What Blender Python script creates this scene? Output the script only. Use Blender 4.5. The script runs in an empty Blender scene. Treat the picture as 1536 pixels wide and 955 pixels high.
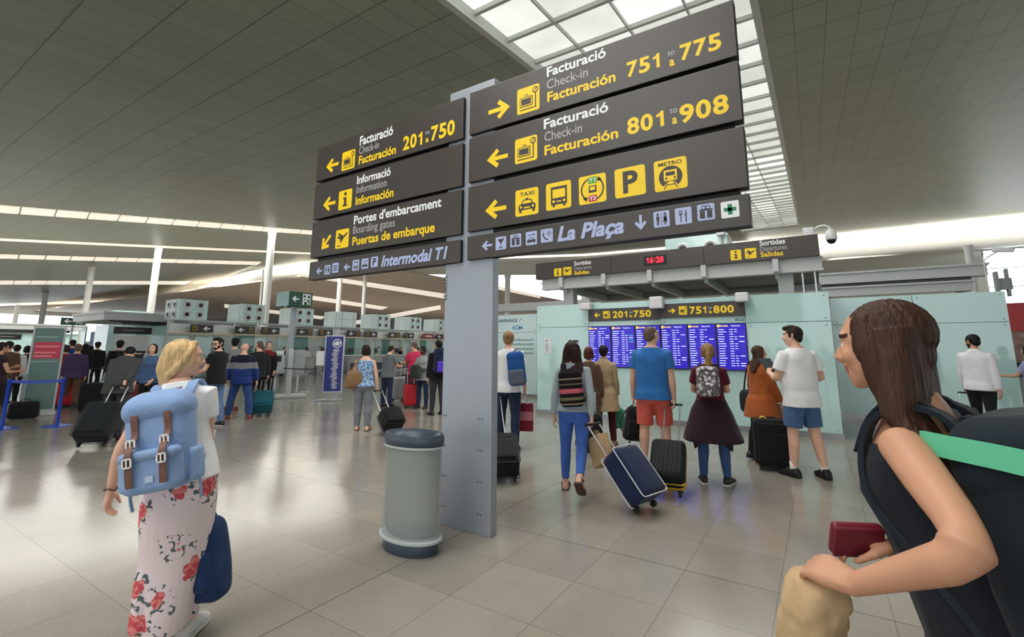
import bpy, bmesh, math, random
import numpy as np
from mathutils import Vector, Matrix

random.seed(7)
scene = bpy.context.scene
COL = scene.collection
R_ = math.radians

# ------------------------------------------------------------------ camera
EYE = 1.55
FPX, PPY = 708.09, 405.15                       # focal length and principal row in pixels of the 1536x955 frame
YAW, PITCH, ROLL = R_(32.612), R_(9.4), R_(.203)
def _axes():
    f = np.array([-math.sin(YAW)*math.cos(PITCH), math.cos(YAW)*math.cos(PITCH), math.sin(PITCH)])
    r = np.array([math.cos(YAW), math.sin(YAW), 0.]); u = np.cross(r, f)
    r2 = r*math.cos(ROLL)+u*math.sin(ROLL); u2 = -r*math.sin(ROLL)+u*math.cos(ROLL)
    return r2, u2, f
CR, CU, CF = _axes()
cam_data = bpy.data.cameras.new('camera')
cam_data.sensor_width = 36; cam_data.sensor_fit = 'HORIZONTAL'
cam_data.lens = FPX/1536*36
cam_data.shift_y = -(477.5-PPY)/1536
cam_data.clip_start = .05; cam_data.clip_end = 600
cam = bpy.data.objects.new('camera', cam_data); COL.objects.link(cam)
cam.matrix_world = Matrix(((CR[0], CU[0], -CF[0], 0), (CR[1], CU[1], -CF[1], 0), (CR[2], CU[2], -CF[2], EYE), (0, 0, 0, 1)))
scene.camera = cam

# ------------------------------------------------------------------ light and exposure
scene.view_settings.view_transform = 'Standard'
scene.view_settings.look = 'None'
scene.view_settings.gamma = 1
scene.view_settings.use_curve_mapping = False
scene.view_settings.exposure = 0.0
SKY = 1.7          # overcast daylight that reaches the hall through its open sides
SKYLIGHT = 1.35     # diffusing glass of the roof light
STRIP = 0.62         # light slots in the roof
world = bpy.data.worlds.new('overcast_sky'); scene.world = world
world.use_nodes = True
bg = world.node_tree.nodes['Background']
bg.inputs[0].default_value = (.93, .97, 1, 1); bg.inputs[1].default_value = SKY

def area(name, loc, sx, sy, power, rot=(0, 0, 0), col=(1, 1, 1)):
    l = bpy.data.lights.new(name, 'AREA'); l.shape = 'RECTANGLE'; l.size = sx; l.size_y = sy; l.energy = power; l.color = col
    o = bpy.data.objects.new(name, l); COL.objects.link(o); o.location = loc; o.rotation_euler = rot
    return o
area('roof_light_daylight', (-3.26, 24.3, 10.70), 5.2, 66, 3300, (R_(6.4), 0, 0), (1, .99, .96))
for lx, ly, ls in ((-34, 13, 30), (-45, 18, 34), (-56, 20, 40), (-86, 26, 44), (-150, 40, 60)):      # daylight of the roof slots over the check-in hall
    area('roof_slot_daylight', (lx, ly, 7.9+.113*ly), 2.2, ls, 74*ls, (R_(6.4), 0, 0), (1, .98, .93))
area('far_slot_daylight', (-75, 90, 10.4), 20, 90, 9000, (0, 0, 0), (1, .97, .92))
area('far_slot_daylight', (2, 40, 11.5), 30, 4, 2200, (R_(6.4), 0, 0), (1, .98, .94))
area('lip_slot_daylight', (10, 68.5, 15.0), 46, .6, 2300, (R_(62), 0, 0), (1, .99, .94))
area('lip_slot_daylight', (-86, 38.2, 11.6), 70, .5, 2600, (R_(60), 0, R_(-14)), (1, .99, .95))
area('lip_slot_daylight', (-53, 33.0, 11.2), 16, .5, 700, (R_(60), 0, R_(8)), (1, .99, .95))

# ------------------------------------------------------------------ pixel rays of the photograph (used to measure places)
def ray(x, y):
    return CR*((x-768)/FPX) - CU*((y-PPY)/FPX) + CF
def on_floor(x, y, z=0.):
    d = ray(x, y); t = (z-EYE)/d[2]; return np.array([0, 0, EYE])+t*d
def on_y(x, y, Y):
    d = ray(x, y); return np.array([0, 0, EYE])+Y/d[1]*d
def on_x(x, y, X):
    d = ray(x, y); return np.array([0, 0, EYE])+X/d[0]*d
def azim(x, y=520):
    d = ray(x, y); return math.degrees(math.atan2(d[0], d[1]))   # clockwise from +Y

# ------------------------------------------------------------------ materials
def lin(c):
    return tuple((v/255/12.92 if v <= 10.3 else ((v/255+.055)/1.055)**2.4) for v in c)
MATS = {}
def mat(name, rgb, rough=.6, metal=0., spec=.5, var=0., vscale=6., bump=0., bscale=60., coat=0., emit=0., stretch=None, sheen=0., emit_rgb=None):
    if name in MATS: return MATS[name]
    m = bpy.data.materials.new(name); m.use_nodes = True
    nt = m.node_tree; b = nt.nodes['Principled BSDF']
    c = lin(rgb)+(1,)
    b.inputs['Base Color'].default_value = c
    b.inputs['Roughness'].default_value = rough; b.inputs['Metallic'].default_value = metal
    b.inputs['Specular IOR Level'].default_value = spec
    b.inputs['Coat Weight'].default_value = coat
    if sheen: b.inputs['Sheen Weight'].default_value = sheen
    if emit:
        b.inputs['Emission Color'].default_value = (lin(emit_rgb) if emit_rgb else c[:3])+(1,); b.inputs['Emission Strength'].default_value = emit
    if var or bump:
        tc = nt.nodes.new('ShaderNodeTexCoord'); mp = nt.nodes.new('ShaderNodeMapping')
        nt.links.new(tc.outputs['Object'], mp.inputs[0])
        if stretch: mp.inputs['Scale'].default_value = stretch
    if var:
        n = nt.nodes.new('ShaderNodeTexNoise'); n.inputs['Scale'].default_value = vscale; n.inputs['Detail'].default_value = 4
        nt.links.new(mp.outputs[0], n.inputs['Vector'])
        r = nt.nodes.new('ShaderNodeMapRange'); r.inputs[1].default_value = .25; r.inputs[2].default_value = .75
        r.inputs[3].default_value = 1-var; r.inputs[4].default_value = 1+var
        nt.links.new(n.outputs[0], r.inputs[0])
        mx = nt.nodes.new('ShaderNodeVectorMath'); mx.operation = 'SCALE'
        mx.inputs[0].default_value = c[:3]; nt.links.new(r.outputs[0], mx.inputs['Scale'])
        nt.links.new(mx.outputs[0], b.inputs['Base Color'])
    if bump:
        n = nt.nodes.new('ShaderNodeTexNoise'); n.inputs['Scale'].default_value = bscale; n.inputs['Detail'].default_value = 3
        nt.links.new(mp.outputs[0], n.inputs['Vector'])
        bp = nt.nodes.new('ShaderNodeBump'); bp.inputs['Strength'].default_value = bump; bp.inputs['Distance'].default_value = .01
        nt.links.new(n.outputs[0], bp.inputs['Height']); nt.links.new(bp.outputs[0], b.inputs['Normal'])
    MATS[name] = m
    return m
def fabric(name, rgb, rough=.85, var=.12, vscale=9, bump=.35, bscale=25, sheen=.1):
    return mat(name, rgb, rough, 0, .25, var, vscale, bump, bscale, sheen=sheen)

# ------------------------------------------------------------------ object bookkeeping
def tag(o, label=None, cat=None, group=None, kind=None):
    if label: o['label'] = label
    if cat: o['category'] = cat
    if group: o['group'] = group
    if kind: o['kind'] = kind
    return o
def empty(name, loc=(0, 0, 0), rotz=0., label=None, cat=None, group=None, matrix=None):
    o = bpy.data.objects.new(name, None); COL.objects.link(o); o.empty_display_size = .1
    if matrix is not None: o.matrix_world = matrix
    else: o.location = loc; o.rotation_euler = (0, 0, rotz)
    return tag(o, label, cat, group)
def link_mesh(name, me, mats, parent=None, smooth=True):
    for m in (mats if isinstance(mats, (list, tuple)) else [mats]): me.materials.append(m)
    me.polygons.foreach_set('use_smooth', [smooth]*len(me.polygons))
    o = bpy.data.objects.new(name, me); COL.objects.link(o)
    if parent: o.parent = parent
    return o

A = lambda *v: np.array(v, float)
def unit(v):
    v = np.asarray(v, float); n = np.linalg.norm(v); return v/n if n > 1e-12 else A(0, 0, 1)
def rotx(a): c, s = math.cos(a), math.sin(a); return np.array([[1, 0, 0], [0, c, -s], [0, s, c]])
def roty(a): c, s = math.cos(a), math.sin(a); return np.array([[c, 0, s], [0, 1, 0], [-s, 0, c]])
def rotz(a): c, s = math.cos(a), math.sin(a); return np.array([[c, -s, 0], [s, c, 0], [0, 0, 1]])

class MB:
    """collects shapes, builds them as ONE mesh"""
    def __init__(s): s.v = []; s.f = []; s.mi = []; s.n = 0; s.mat = 0; s.M = None
    def add(s, v, f):
        v = np.asarray(v, float).reshape(-1, 3)
        if s.M is not None: v = v@s.M[0].T+s.M[1]
        s.v.append(v); s.f += [tuple(i+s.n for i in q) for q in f]; s.mi += [s.mat]*len(f); s.n += len(v)
        return s
    def box(s, x0, x1, y0, y1, z0, z1):
        v = [(x, y, z) for z in (z0, z1) for y in (y0, y1) for x in (x0, x1)]
        return s.add(v, [(0, 2, 3, 1), (4, 5, 7, 6), (0, 1, 5, 4), (2, 6, 7, 3), (0, 4, 6, 2), (1, 3, 7, 5)])
    def rings(s, rs, cap=True, closed=False):
        n = len(rs[0]); k = len(rs); v = np.concatenate(rs); f = []
        for i in range(k if closed else k-1):
            a, b = i*n, ((i+1) % k)*n
            f += [(a+j, a+(j+1) % n, b+(j+1) % n, b+j) for j in range(n)]
        if cap and not closed:
            f.append(tuple(range(n-1, -1, -1))); f.append(tuple((k-1)*n+j for j in range(n)))
        return s.add(v, f)
    def tube(s, pts, rs, n=10, round_=True, flat=None, ref=None):
        """tapering round tube along pts; flat = (scale, axis): squash of the cross-section along an axis"""
        P = [A(*p) for p in pts]
        if np.isscalar(rs): rs = [rs]*len(P)
        out = []
        t0 = unit(P[1]-P[0]); u = np.cross(t0, ref if ref is not None else (A(0, 0, 1) if abs(t0[2]) < .9 else A(0, 1, 0))); u = unit(u)
        ang = np.arange(n)*2*math.pi/n
        def ring(c, t, u, r):
            w = np.cross(t, u)
            off = np.outer(np.cos(ang)*r, u)+np.outer(np.sin(ang)*r, w)
            if flat: ax = unit(flat[1]); off = off-np.outer(off@ax*(1-flat[0]), ax)
            return c+off
        for i, p in enumerate(P):
            t = unit((P[min(i+1, len(P)-1)]-P[max(i-1, 0)]))
            u = unit(u-t*(u@t))
            if i == 0 and round_:
                for q in (.92, .5): out.append(ring(p-t*rs[0]*q, t, u, rs[0]*math.sqrt(1-q*q)))
            out.append(ring(p, t, u, rs[i]))
            if i == len(P)-1 and round_:
                for q in (.5, .92): out.append(ring(p+t*rs[-1]*q, t, u, rs[-1]*math.sqrt(1-q*q)))
        return s.rings(out)
    def ell(s, c, r, Rm=None, nu=16, nv=10, e=2.0):
        rs = []
        sg = lambda v: np.sign(v)*np.abs(v)**(2/e)
        a = np.arange(nu)*2*math.pi/nu
        for i in range(nv+1):
            t = -math.pi/2+math.pi*(i+.12)/(nv+.24)
            p = np.stack([r[0]*sg(np.cos(a))*abs(math.cos(t))**(2/e), r[1]*sg(np.sin(a))*abs(math.cos(t))**(2/e), np.full(nu, r[2]*sg(math.sin(t)))], 1)
            if Rm is not None: p = p@Rm.T
            rs.append(p+A(*c))
        return s.rings(rs)
    def ering(s, c, a, b, n=18, e=2.3):
        t = np.arange(n)*2*math.pi/n
        sg = lambda v: np.sign(v)*np.abs(v)**(2/e)
        return A(*c)+np.outer(sg(np.cos(t)), a)+np.outer(sg(np.sin(t)), b)
    def rbox(s, c, hx, hy, hz, r, n=4, taper=(1, 1), bulge=0.):
        """box with rounded edges; taper scales the top in x, y"""
        r = min(r, hx*.98, hy*.98, hz*.98); c = A(*c); out = []
        prof = [(-hz+r-r*math.cos(t), -r+r*math.sin(t)) for t in np.linspace(0, math.pi/2, n+1)]
        prof = prof+[(z, 0.) for z in np.linspace(-hz+r, hz-r, 6)[1:-1]]+[(-z, q) for z, q in reversed(prof)]
        for z, q in prof:
            k = (z+hz)/(2*hz); tx = 1+(taper[0]-1)*k; ty = 1+(taper[1]-1)*k
            bb = bulge*math.sin(math.pi*k)
            pts = []
            for sx, sy, a0 in ((1, 1, 0), (-1, 1, 90), (-1, -1, 180), (1, -1, 270)):
                rr = max(r+q, r*.15)
                for a in np.linspace(a0, a0+90, n+1):
                    pts.append((sx*(hx-r)*tx+rr*math.cos(R_(a))*1, sy*((hy-r)*ty+bb)+rr*math.sin(R_(a)), z))
            out.append(np.array(pts)+c)
        return s.rings(out)
    def lathe(s, prof, c=(0, 0, 0), n=32, sx=1., sy=1.):
        a = np.arange(n)*2*math.pi/n; rs = []
        for r, z in prof: rs.append(np.stack([np.cos(a)*r*sx, np.sin(a)*r*sy, np.full(n, z)], 1)+A(*c))
        return s.rings(rs, cap=True)
    def poly(s, pts, thick_axis=None, t=0.):
        """flat polygon, optionally extruded by t along an axis"""
        p = np.asarray(pts, float); n = len(p)
        if not t: return s.add(p, [tuple(range(n))])
        q = p+unit(thick_axis)*t
        f = [tuple(range(n-1, -1, -1)), tuple(range(n, 2*n))]+[(i, (i+1) % n, n+(i+1) % n, n+i) for i in range(n)]
        return s.add(np.concatenate([p, q]), f)
    def mesh(s, name):
        me = bpy.data.meshes.new(name)
        me.from_pydata(np.concatenate(s.v).tolist(), [], s.f)
        me.polygons.foreach_set('material_index', s.mi)
        bm = bmesh.new(); bm.from_mesh(me); bmesh.ops.recalc_face_normals(bm, faces=bm.faces); bm.to_mesh(me); bm.free()
        return me
    def build(s, name, mats, parent=None, smooth=False):
        me = s.mesh(name)
        o = link_mesh(name, me, mats, parent, smooth)
        return o
    def soft(s, name, mats, parent=None, angle=40):
        o = s.build(name, mats, parent, True)
        o.data.set_sharp_from_angle(angle=R_(angle))
        return o

def verts(me):
    a = np.empty(len(me.vertices)*3); me.vertices.foreach_get('co', a); return a.reshape(-1, 3)
def normals(me):
    a = np.empty(len(me.vertices)*3); me.vertex_normals.foreach_get('vector', a); return a.reshape(-1, 3)
def set_verts(me, v): me.vertices.foreach_set('co', np.ascontiguousarray(v).ravel()); me.update()
def fused(mb, name, voxel, smooth=4, fac=.5):
    """union of everything in mb as one continuous skin"""
    me = mb.mesh(name)
    o = bpy.data.objects.new('skin', me); COL.objects.link(o)
    m = o.modifiers.new('r', 'REMESH'); m.mode = 'VOXEL'; m.voxel_size = voxel
    if smooth:
        m = o.modifiers.new('s', 'SMOOTH'); m.factor = fac; m.iterations = smooth
    dg = bpy.context.evaluated_depsgraph_get()
    me2 = bpy.data.meshes.new_from_object(o.evaluated_get(dg))
    me2.materials.clear(); me2.name = name
    bpy.data.objects.remove(o); bpy.data.meshes.remove(me)
    return me2
def waves(p, seed, freq, dirs=7):
    rs = np.random.RandomState(seed); out = np.zeros(len(p))
    for i in range(dirs):
        d = rs.normal(size=3); d /= np.linalg.norm(d); d[2] *= .7
        out += np.sin(p@d*freq*rs.uniform(.6, 1.6)+rs.uniform(0, 6.3)+1.5*np.sin(p@rs.normal(size=3)*freq*.35))
    return out/dirs
def crumple(me, amp, freq, seed):
    v = verts(me); n = normals(me); w = waves(v, seed, freq)
    set_verts(me, v+n*(amp*w)[:, None])

# ------------------------------------------------------------------ lettering and pictograms on flat boards
def text_mesh(s, bold=0., shear=0., spacing=1.):
    c = bpy.data.curves.new('t', 'FONT'); c.body = s; c.size = 1; c.offset = bold; c.shear = shear; c.space_character = spacing
    c.resolution_u = 3; c.fill_mode = 'FRONT'
    o = bpy.data.objects.new('t', c); COL.objects.link(o)
    dg = bpy.context.evaluated_depsgraph_get()
    me = bpy.data.meshes.new_from_object(o.evaluated_get(dg))
    bpy.data.objects.remove(o); bpy.data.curves.remove(c)
    v = verts(me); f = [tuple(p.vertices) for p in me.polygons]; bpy.data.meshes.remove(me)
    return v, f
CAP = max(text_mesh('H')[0][:, 1])
XH = max(text_mesh('x')[0][:, 1])
class Board:
    """flat graphics on a board facing -Y at Y = y; gathers shapes in layers, one mesh per name"""
    def __init__(s, y, origin=(0, 0)): s.y = y; s.o = origin
    def p3(s, pts, layer): return [(x, s.y-.0012-.0012*layer, z) for x, z in pts]
    def text(s, mb, body, x0, x1, z, cap, mi=0, layer=0, bold=.02, shear=0., href=None):
        v, f = text_mesh(body, bold, shear)
        mn, mx = v[:, 0].min(), v[:, 0].max()
        k = cap/(href or CAP)
        x = x0+(v[:, 0]-mn)/(mx-mn)*(x1-x0); zz = z+v[:, 1]*k
        mb.mat = mi; mb.add(np.stack([x, np.full(len(x), s.y-.0012-.0012*layer), zz], 1), f)
    def digits(s, mb, body, x0, x1, z, cap, mi=0, layer=0, bold=.03):
        c = (x1-x0)/(len(body)-.1)
        for i, ch in enumerate(body):
            a = x0+c*i; b = a+c*.9
            if ch == '1':
                u = lambda t: a+(b-a)*t; w = z+cap*1.0
                s.poly(mb, [(u(.46), z), (u(.74), z), (u(.74), w), (u(.54), w), (u(.40), z+cap*.86), (u(.16), z+cap*.80), (u(.16), z+cap*.63), (u(.46), z+cap*.68)], mi, layer)
            else: s.text(mb, ch, a, b, z, cap, mi, layer, bold)
    def poly(s, mb, pts, mi=0, layer=0):
        mb.mat = mi; mb.add(s.p3(pts, layer), [tuple(range(len(pts)))])
    def rect(s, mb, x0, x1, z0, z1, mi=0, layer=0): s.poly(mb, [(x0, z0), (x1, z0), (x1, z1), (x0, z1)], mi, layer)
    def rrect(s, mb, x0, x1, z0, z1, r, mi=0, layer=0):
        pts = []
        for cx, cz, a0 in ((x1-r, z1-r, 0), (x0+r, z1-r, 90), (x0+r, z0+r, 180), (x1-r, z0+r, 270)):
            for a in np.linspace(a0, a0+90, 6): pts.append((cx+r*math.cos(R_(a)), cz+r*math.sin(R_(a))))
        s.poly(mb, pts, mi, layer)
    def disc(s, mb, x, z, r, mi=0, layer=0, rz=None):
        s.poly(mb, [(x+r*math.cos(a), z+(rz or r)*math.sin(a)) for a in np.linspace(0, 2*math.pi, 25)[:-1]], mi, layer)
    def arc(s, mb, x, z, r, w, a0, a1, mi=0, layer=0):
        t = np.linspace(R_(a0), R_(a1), 20)
        o = [(x+(r+w/2)*math.cos(a), z+(r+w/2)*math.sin(a)) for a in t]; i = [(x+(r-w/2)*math.cos(a), z+(r-w/2)*math.sin(a)) for a in t]
        mb.mat = mi; n = len(t)
        mb.add(s.p3(o+i, layer), [(k, k+1, n+k+1, n+k) for k in range(n-1)])
    def line(s, mb, a, b, w, mi=0, layer=0):
        a, b = A(*a), A(*b); d = unit(b-a); q = A(-d[1], d[0])*w/2
        s.poly(mb, [tuple(a+q), tuple(a-q), tuple(b-q), tuple(b+q)], mi, layer)
    def arrow(s, mb, cx, cz, L, ang, mi=0, layer=0, w=None):
        """open-headed arrow centred on cx, cz pointing to ang (degrees, 0 = right)"""
        w = w or L*.17; d = A(math.cos(R_(ang)), math.sin(R_(ang))); c = A(cx, cz)
        tip = c+d*L/2; q = A(-d[1], d[0]); La = L*.62; sa, ca = math.sin(R_(40)), math.cos(R_(40))
        it = tip-d*w*1.05/sa
        e1, e2 = -d*ca+q*sa, -d*ca-q*sa; li = La-w*1.05*ca/sa
        for e, n in ((e1, q), (e2, -q)): s.poly(mb, [tuple(v) for v in (tip, tip+e*La, it+e*li, it)], mi, layer)
        sx = it-d*w*.5*ca/sa
        s.poly(mb, [tuple(v) for v in (it, sx+q*w/2, c-d*L/2+q*w/2, c-d*L/2-q*w/2, sx-q*w/2)], mi, layer)

# ------------------------------------------------------------------ people
TM = [(.455, .050, .050, -.006), (.485, .090, .064, -.010), (.52, .096, .067, -.010), (.56, .092, .061, -.004), (.615, .086, .057, 0), (.68, .094, .063, 0),
      (.735, .103, .068, .002), (.77, .106, .064, 0), (.797, .094, .056, -.002), (.817, .070, .047, -.004), (.836, .048, .041, -.006), (.852, .036, .036, -.004)]
TF = [(.455, .050, .050, -.006), (.485, .094, .066, -.012), (.52, .099, .069, -.012), (.56, .090, .059, -.004), (.62, .072, .050, 0), (.68, .079, .057, .004),
      (.73, .086, .070, .010), (.768, .087, .059, .004), (.795, .077, .050, -.001), (.815, .057, .042, -.004), (.834, .041, .036, -.006), (.852, .030, .032, -.004)]
SKIN = {'fair': (226, 178, 152), 'tan': (200, 148, 118), 'dark': (92, 62, 50)}

def ik(a, b, l1, l2, pole):
    """middle joint of a two-bone chain from a to b"""
    d = b-a; L = min(np.linalg.norm(d), (l1+l2)*.998); u = unit(d); b2 = a+u*L
    x = (l1*l1-l2*l2+L*L)/(2*L); h = math.sqrt(max(l1*l1-x*x, 0))
    p = unit(pole-u*(pole@u))
    return a+u*x+p*h, b2

class Skel: pass
def skeleton(H, sex, pose, loc, rz):
    k = Skel(); k.H = H; k.sex = sex; k.tab = TM if sex == 'm' else TF
    k.loc, k.rz = A(loc[0], loc[1], 0), rz
    k.R = rotz(rz)
    k.W = lambda p: k.loc+k.R@A(*p)
    k.local = lambda p: k.R.T@(A(*p)-k.loc)
    g = pose.get('girth', 1.); k.g = g
    hw = .052*H
    k.leg = {}
    low = []
    for s, n in ((-1, 'L'), (1, 'R')):
        a, b, ab, phi, yw = (tuple(pose.get('leg'+n, ()))+(2, 4, 3, 0, 6)[len(pose.get('leg'+n, ())):])
        a, b, ab, phi, yw = map(R_, (a, b, ab, phi, yw))
        hip = A(s*hw, 0, 0)
        d1 = A(s*math.sin(ab), math.sin(a)*math.cos(ab), -math.cos(a)*math.cos(ab))
        a2 = a-b
        d2 = A(s*math.sin(ab*.6), math.sin(a2)*math.cos(ab*.6), -math.cos(a2)*math.cos(ab*.6))
        kn = hip+d1*.238*H; an = kn+d2*.235*H
        Rf = rotz(-s*yw)@rotx(phi)
        f = Rf@A(0, 1, 0); u = Rf@A(0, 0, 1); sd = Rf@A(1, 0, 0)
        low += [(an-f*.035*H-u*.042*H)[2], (an+f*.10*H-u*.042*H)[2]]
        k.leg[n] = [hip, kn, an, f, u, sd]
    dz = -min(low); k.hipz = dz
    for L in k.leg.values():
        for i in range(3): L[i] = L[i]+A(0, 0, dz)
    lean, side, tw = (R_(pose.get(q, 0)) for q in ('lean', 'side', 'twist'))
    hc = A(0, 0, dz)
    def rot(z):
        t = min(max((z-.5)/.14, 0), 1); t = t*t*(3-2*t)
        return rotx(-lean*t)@roty(side*t)@rotz(tw*t)
    k.rot = rot
    k.T = lambda p, z=None: hc+rot((p[2]/H) if z is None else z)@(A(*p)-A(0, 0, .515*H))
    shw = (.100 if sex == 'm' else .087)*H*(1+(g-1)*.5)
    k.arm = {}; k.hand = {}; k.grip = {}
    for s, n in ((-1, 'L'), (1, 'R')):
        sh = k.T((s*shw, -.004*H, .788*H), .79)
        spec = pose.get('arm'+n, (0, 8, 10, 0))
        l1, l2 = .168*H, .145*H
        if isinstance(spec, dict):
            t = k.local(spec['tw']) if 'tw' in spec else A(*spec['to'])
            pole = A(*spec.get('pole', (s*.5, -1, -.3)))
            hd = spec.get('hd')
            t2 = t-(unit(hd)*.05*H if hd is not None else unit(t-sh)*.05*H)
            el, wr = ik(sh, t2, l1, l2, pole)
            hd = unit(hd) if hd is not None else unit(wr-el)
            nrm = spec.get('n', (-s, 0, 0)); curl = spec.get('curl', 60)
        else:
            sw, abd, bend, inw = spec[:4]; curl = spec[4] if len(spec) > 4 else 26
            sw, abd, bend, inw = map(R_, (sw, abd, bend, inw))
            d1 = A(s*math.sin(abd), math.sin(sw)*math.cos(abd), -math.cos(sw)*math.cos(abd))
            d2 = A(s*math.sin(abd*.4), math.sin(sw+bend), -math.cos(sw+bend))
            d2 = unit(d2*math.cos(inw)+A(-s, 0, 0)*math.sin(inw))
            el = sh+d1*l1; wr = el+d2*l2
            hd = unit(d2+A(0, 0, -.35)) if bend < .6 else d2
            nrm = (-s, .15, 0)
        nrm = A(*nrm); nrm = unit(nrm-hd*(nrm@hd))
        k.arm[n] = (sh, el, wr); k.hand[n] = (hd, nrm, curl)
        k.grip[n] = wr+hd*.058*H+nrm*.014*H
    k.neck = k.T((0, -.006*H, .835*H), .835)
    hy, hp, hr = (R_(v) for v in (tuple(pose.get('head', (0, 0)))+(0,))[:3])
    k.hh = H/7.5*(1.0 if sex == 'm' else .98)
    k.RH = rotz(-hy)@rotx(hp)@roty(hr)                 # hy > 0 turns to the person's right, hp > 0 looks up
    base = k.T((0, .004*H, .868*H), .868)
    k.hc = base+k.RH@A(0, .06*k.hh, .40*k.hh)
    k.HF = lambda p: k.hc+k.RH@(A(*p)*k.hh)
    return k

def add_hand(mb, k, n):
    H = k.H; s = 1 if n == 'R' else -1
    wr = k.arm[n][2]; d, nr, curl = k.hand[n]
    w = s*np.cross(d, nr)
    pe = wr+d*.046*H
    mb.rings([mb.ering(wr+d*q*H, w*ww*H, nr*tt*H, 12, 2.8) for q, ww, tt in ((-.006, .0125, .0105), (.010, .017, .0105), (.030, .0225, .0105), (.044, .0225, .0088), (.050, .019, .006))])
    for off, L in ((.0165, .041), (.0055, .046), (-.0055, .042), (-.0160, .033)):
        p = [pe-d*.008*H+w*off*H*.95, pe+w*off*H]
        ang = 0
        for seg, c in ((.45, .7), (.31, 1.0), (.24, .7)):
            ang += R_(curl)*c
            p.append(p[-1]+(d*math.cos(ang)+nr*math.sin(ang)+w*off*.9*math.cos(ang))*L*seg*H)
        mb.tube(p, [.0056*H, .0056*H, .0050*H, .0046*H, .0038*H], 8)
    c = min(curl, 60)/60
    b = wr+d*.012*H+w*.013*H+nr*.003*H
    q1 = b+(d*.6+w*(.75-.35*c)+nr*(.25+.35*c))*.026*H
    q2 = q1+unit(d*.85+w*(.3-.5*c)+nr*(.25+.5*c))*.024*H
    mb.tube([b, q1, q2], [.0095*H, .0066*H, .0046*H], 8)

def add_body(mb, k, detail=True):
    H, g = k.H, k.g
    rs = []
    for z, w, d, yo in k.tab:
        Rt = k.rot(z)
        rs.append(mb.ering(k.T((0, yo*H, z*H), z), Rt@A(w*H*g, 0, 0), Rt@A(0, d*H*g, 0), 20, 2.35))
    mb.rings(rs)
    for n, s in (('L', -1), ('R', 1)):
        sh, el, wr = k.arm[n]
        ins = k.T((s*.05*H, -.004*H, .790*H), .79)
        ga = .75+.25*g
        f = 1. if k.sex == 'm' else .84
        be = unit(sh-el)+unit(wr-el); bl = np.linalg.norm(be)
        mb.tube([ins, sh, sh+(el-sh)*.35, sh+(el-sh)*.7, el+(sh-el)*.12+be*.003*H, el+be*.010*H, el+(wr-el)*.12+be*.003*H, el+(wr-el)*.25, el+(wr-el)*.65, wr, wr+k.hand[n][0]*.01*H],
                [v*H*f*ga for v in (.026, .032, .030, .0255, .0235, .0235+.004*bl, .0238, .0245, .0195, .0148, .0145)], 14)
        add_hand(mb, k, n)
        hip, kn, an, fw, up, sd = k.leg[n]
        fl = 1. if k.sex == 'm' else .97
        top = hip+A(0, -.004*H, .01*H)
        mb.tube([top, hip+(kn-hip)*.3, hip+(kn-hip)*.7, kn, kn+(an-kn)*.28-fw*.008*H, kn+(an-kn)*.6-fw*.004*H, an, an-up*.012*H],
                [v*H*fl*(.7+.3*g) for v in (.054, .052, .041, .0335, .0345, .0285, .0205, .021)], 14)
        mb.ell(hip+A(-s*.006*H, -.034*H, -.008*H), (.046*H, .042*H, .05*H), nu=12, nv=8)
        foot(mb, k, n, 0)
    nk = .031*H if k.sex == 'm' else .0265*H
    mb.tube([k.neck-A(0, 0, .01*H), k.neck*.5+k.HF((0, -.02, -.32))*.5, k.HF((0, -.04, -.18))], [nk*1.25, nk, nk*.98], 14)
    E = lambda c, r, **q: mb.ell(k.HF(c), A(*r)*k.hh, k.RH, **q)
    E((0, -.01, .10), (.335, .42, .40)); E((0, .10, -.16), (.27, .28, .28), e=2.2); E((0, .20, -.30), (.19, .19, .17)); E((0, .285, -.40), (.105, .09, .085))
    E((0, .33, .14), (.24, .085, .07)); E((-.165, .29, -.09), (.1, .1, .11)); E((.165, .29, -.09), (.1, .1, .11))
    mb.tube([k.HF(p) for p in ((0, .385, .07), (0, .435, -.02), (0, .475, -.115), (0, .44, -.15))], [v*k.hh for v in (.032, .04, .052, .04)], 8)
    for s in (-1, 1):
        E((s*.05, .41, -.125), (.04, .05, .035), nu=8, nv=6); E((s*.15, .335, .015), (.062, .055, .055), nu=10, nv=8)
        mb.tube([k.HF((s*.325, .0, -.12)), k.HF((s*.355, -.05, -.02)), k.HF((s*.36, -.06, .09))], [.035*k.hh, .05*k.hh, .06*k.hh], 8, flat=(.55, k.RH@A(1, 0, 0)))
    E((0, .375, -.225), (.10, .045, .028)); E((0, .365, -.275), (.09, .045, .03))

def foot(mb, k, n, ease, zcut=None):
    H = k.H; hip, kn, an, f, u, sd = k.leg[n]
    sc = H if k.sex == 'm' else H*.95
    rs = []
    for t, w, h in ((-.042, .014, .016), (-.034, .021, .026), (-.01, .0235, .032), (.02, .0225, .030), (.05, .0255, .021), (.08, .027, .0155), (.102, .0235, .012), (.116, .012, .009)):
        w = w*sc+ease; hh = h*sc+ease*.5
        rs.append(mb.ering(an+f*(t*sc+(ease*1.4 if t > .1 else (-ease*1.4 if t < -.04 else 0)))+u*(-.042*H+hh), sd*w, u*hh, 14, 2.5))
    mb.rings(rs)

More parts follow.
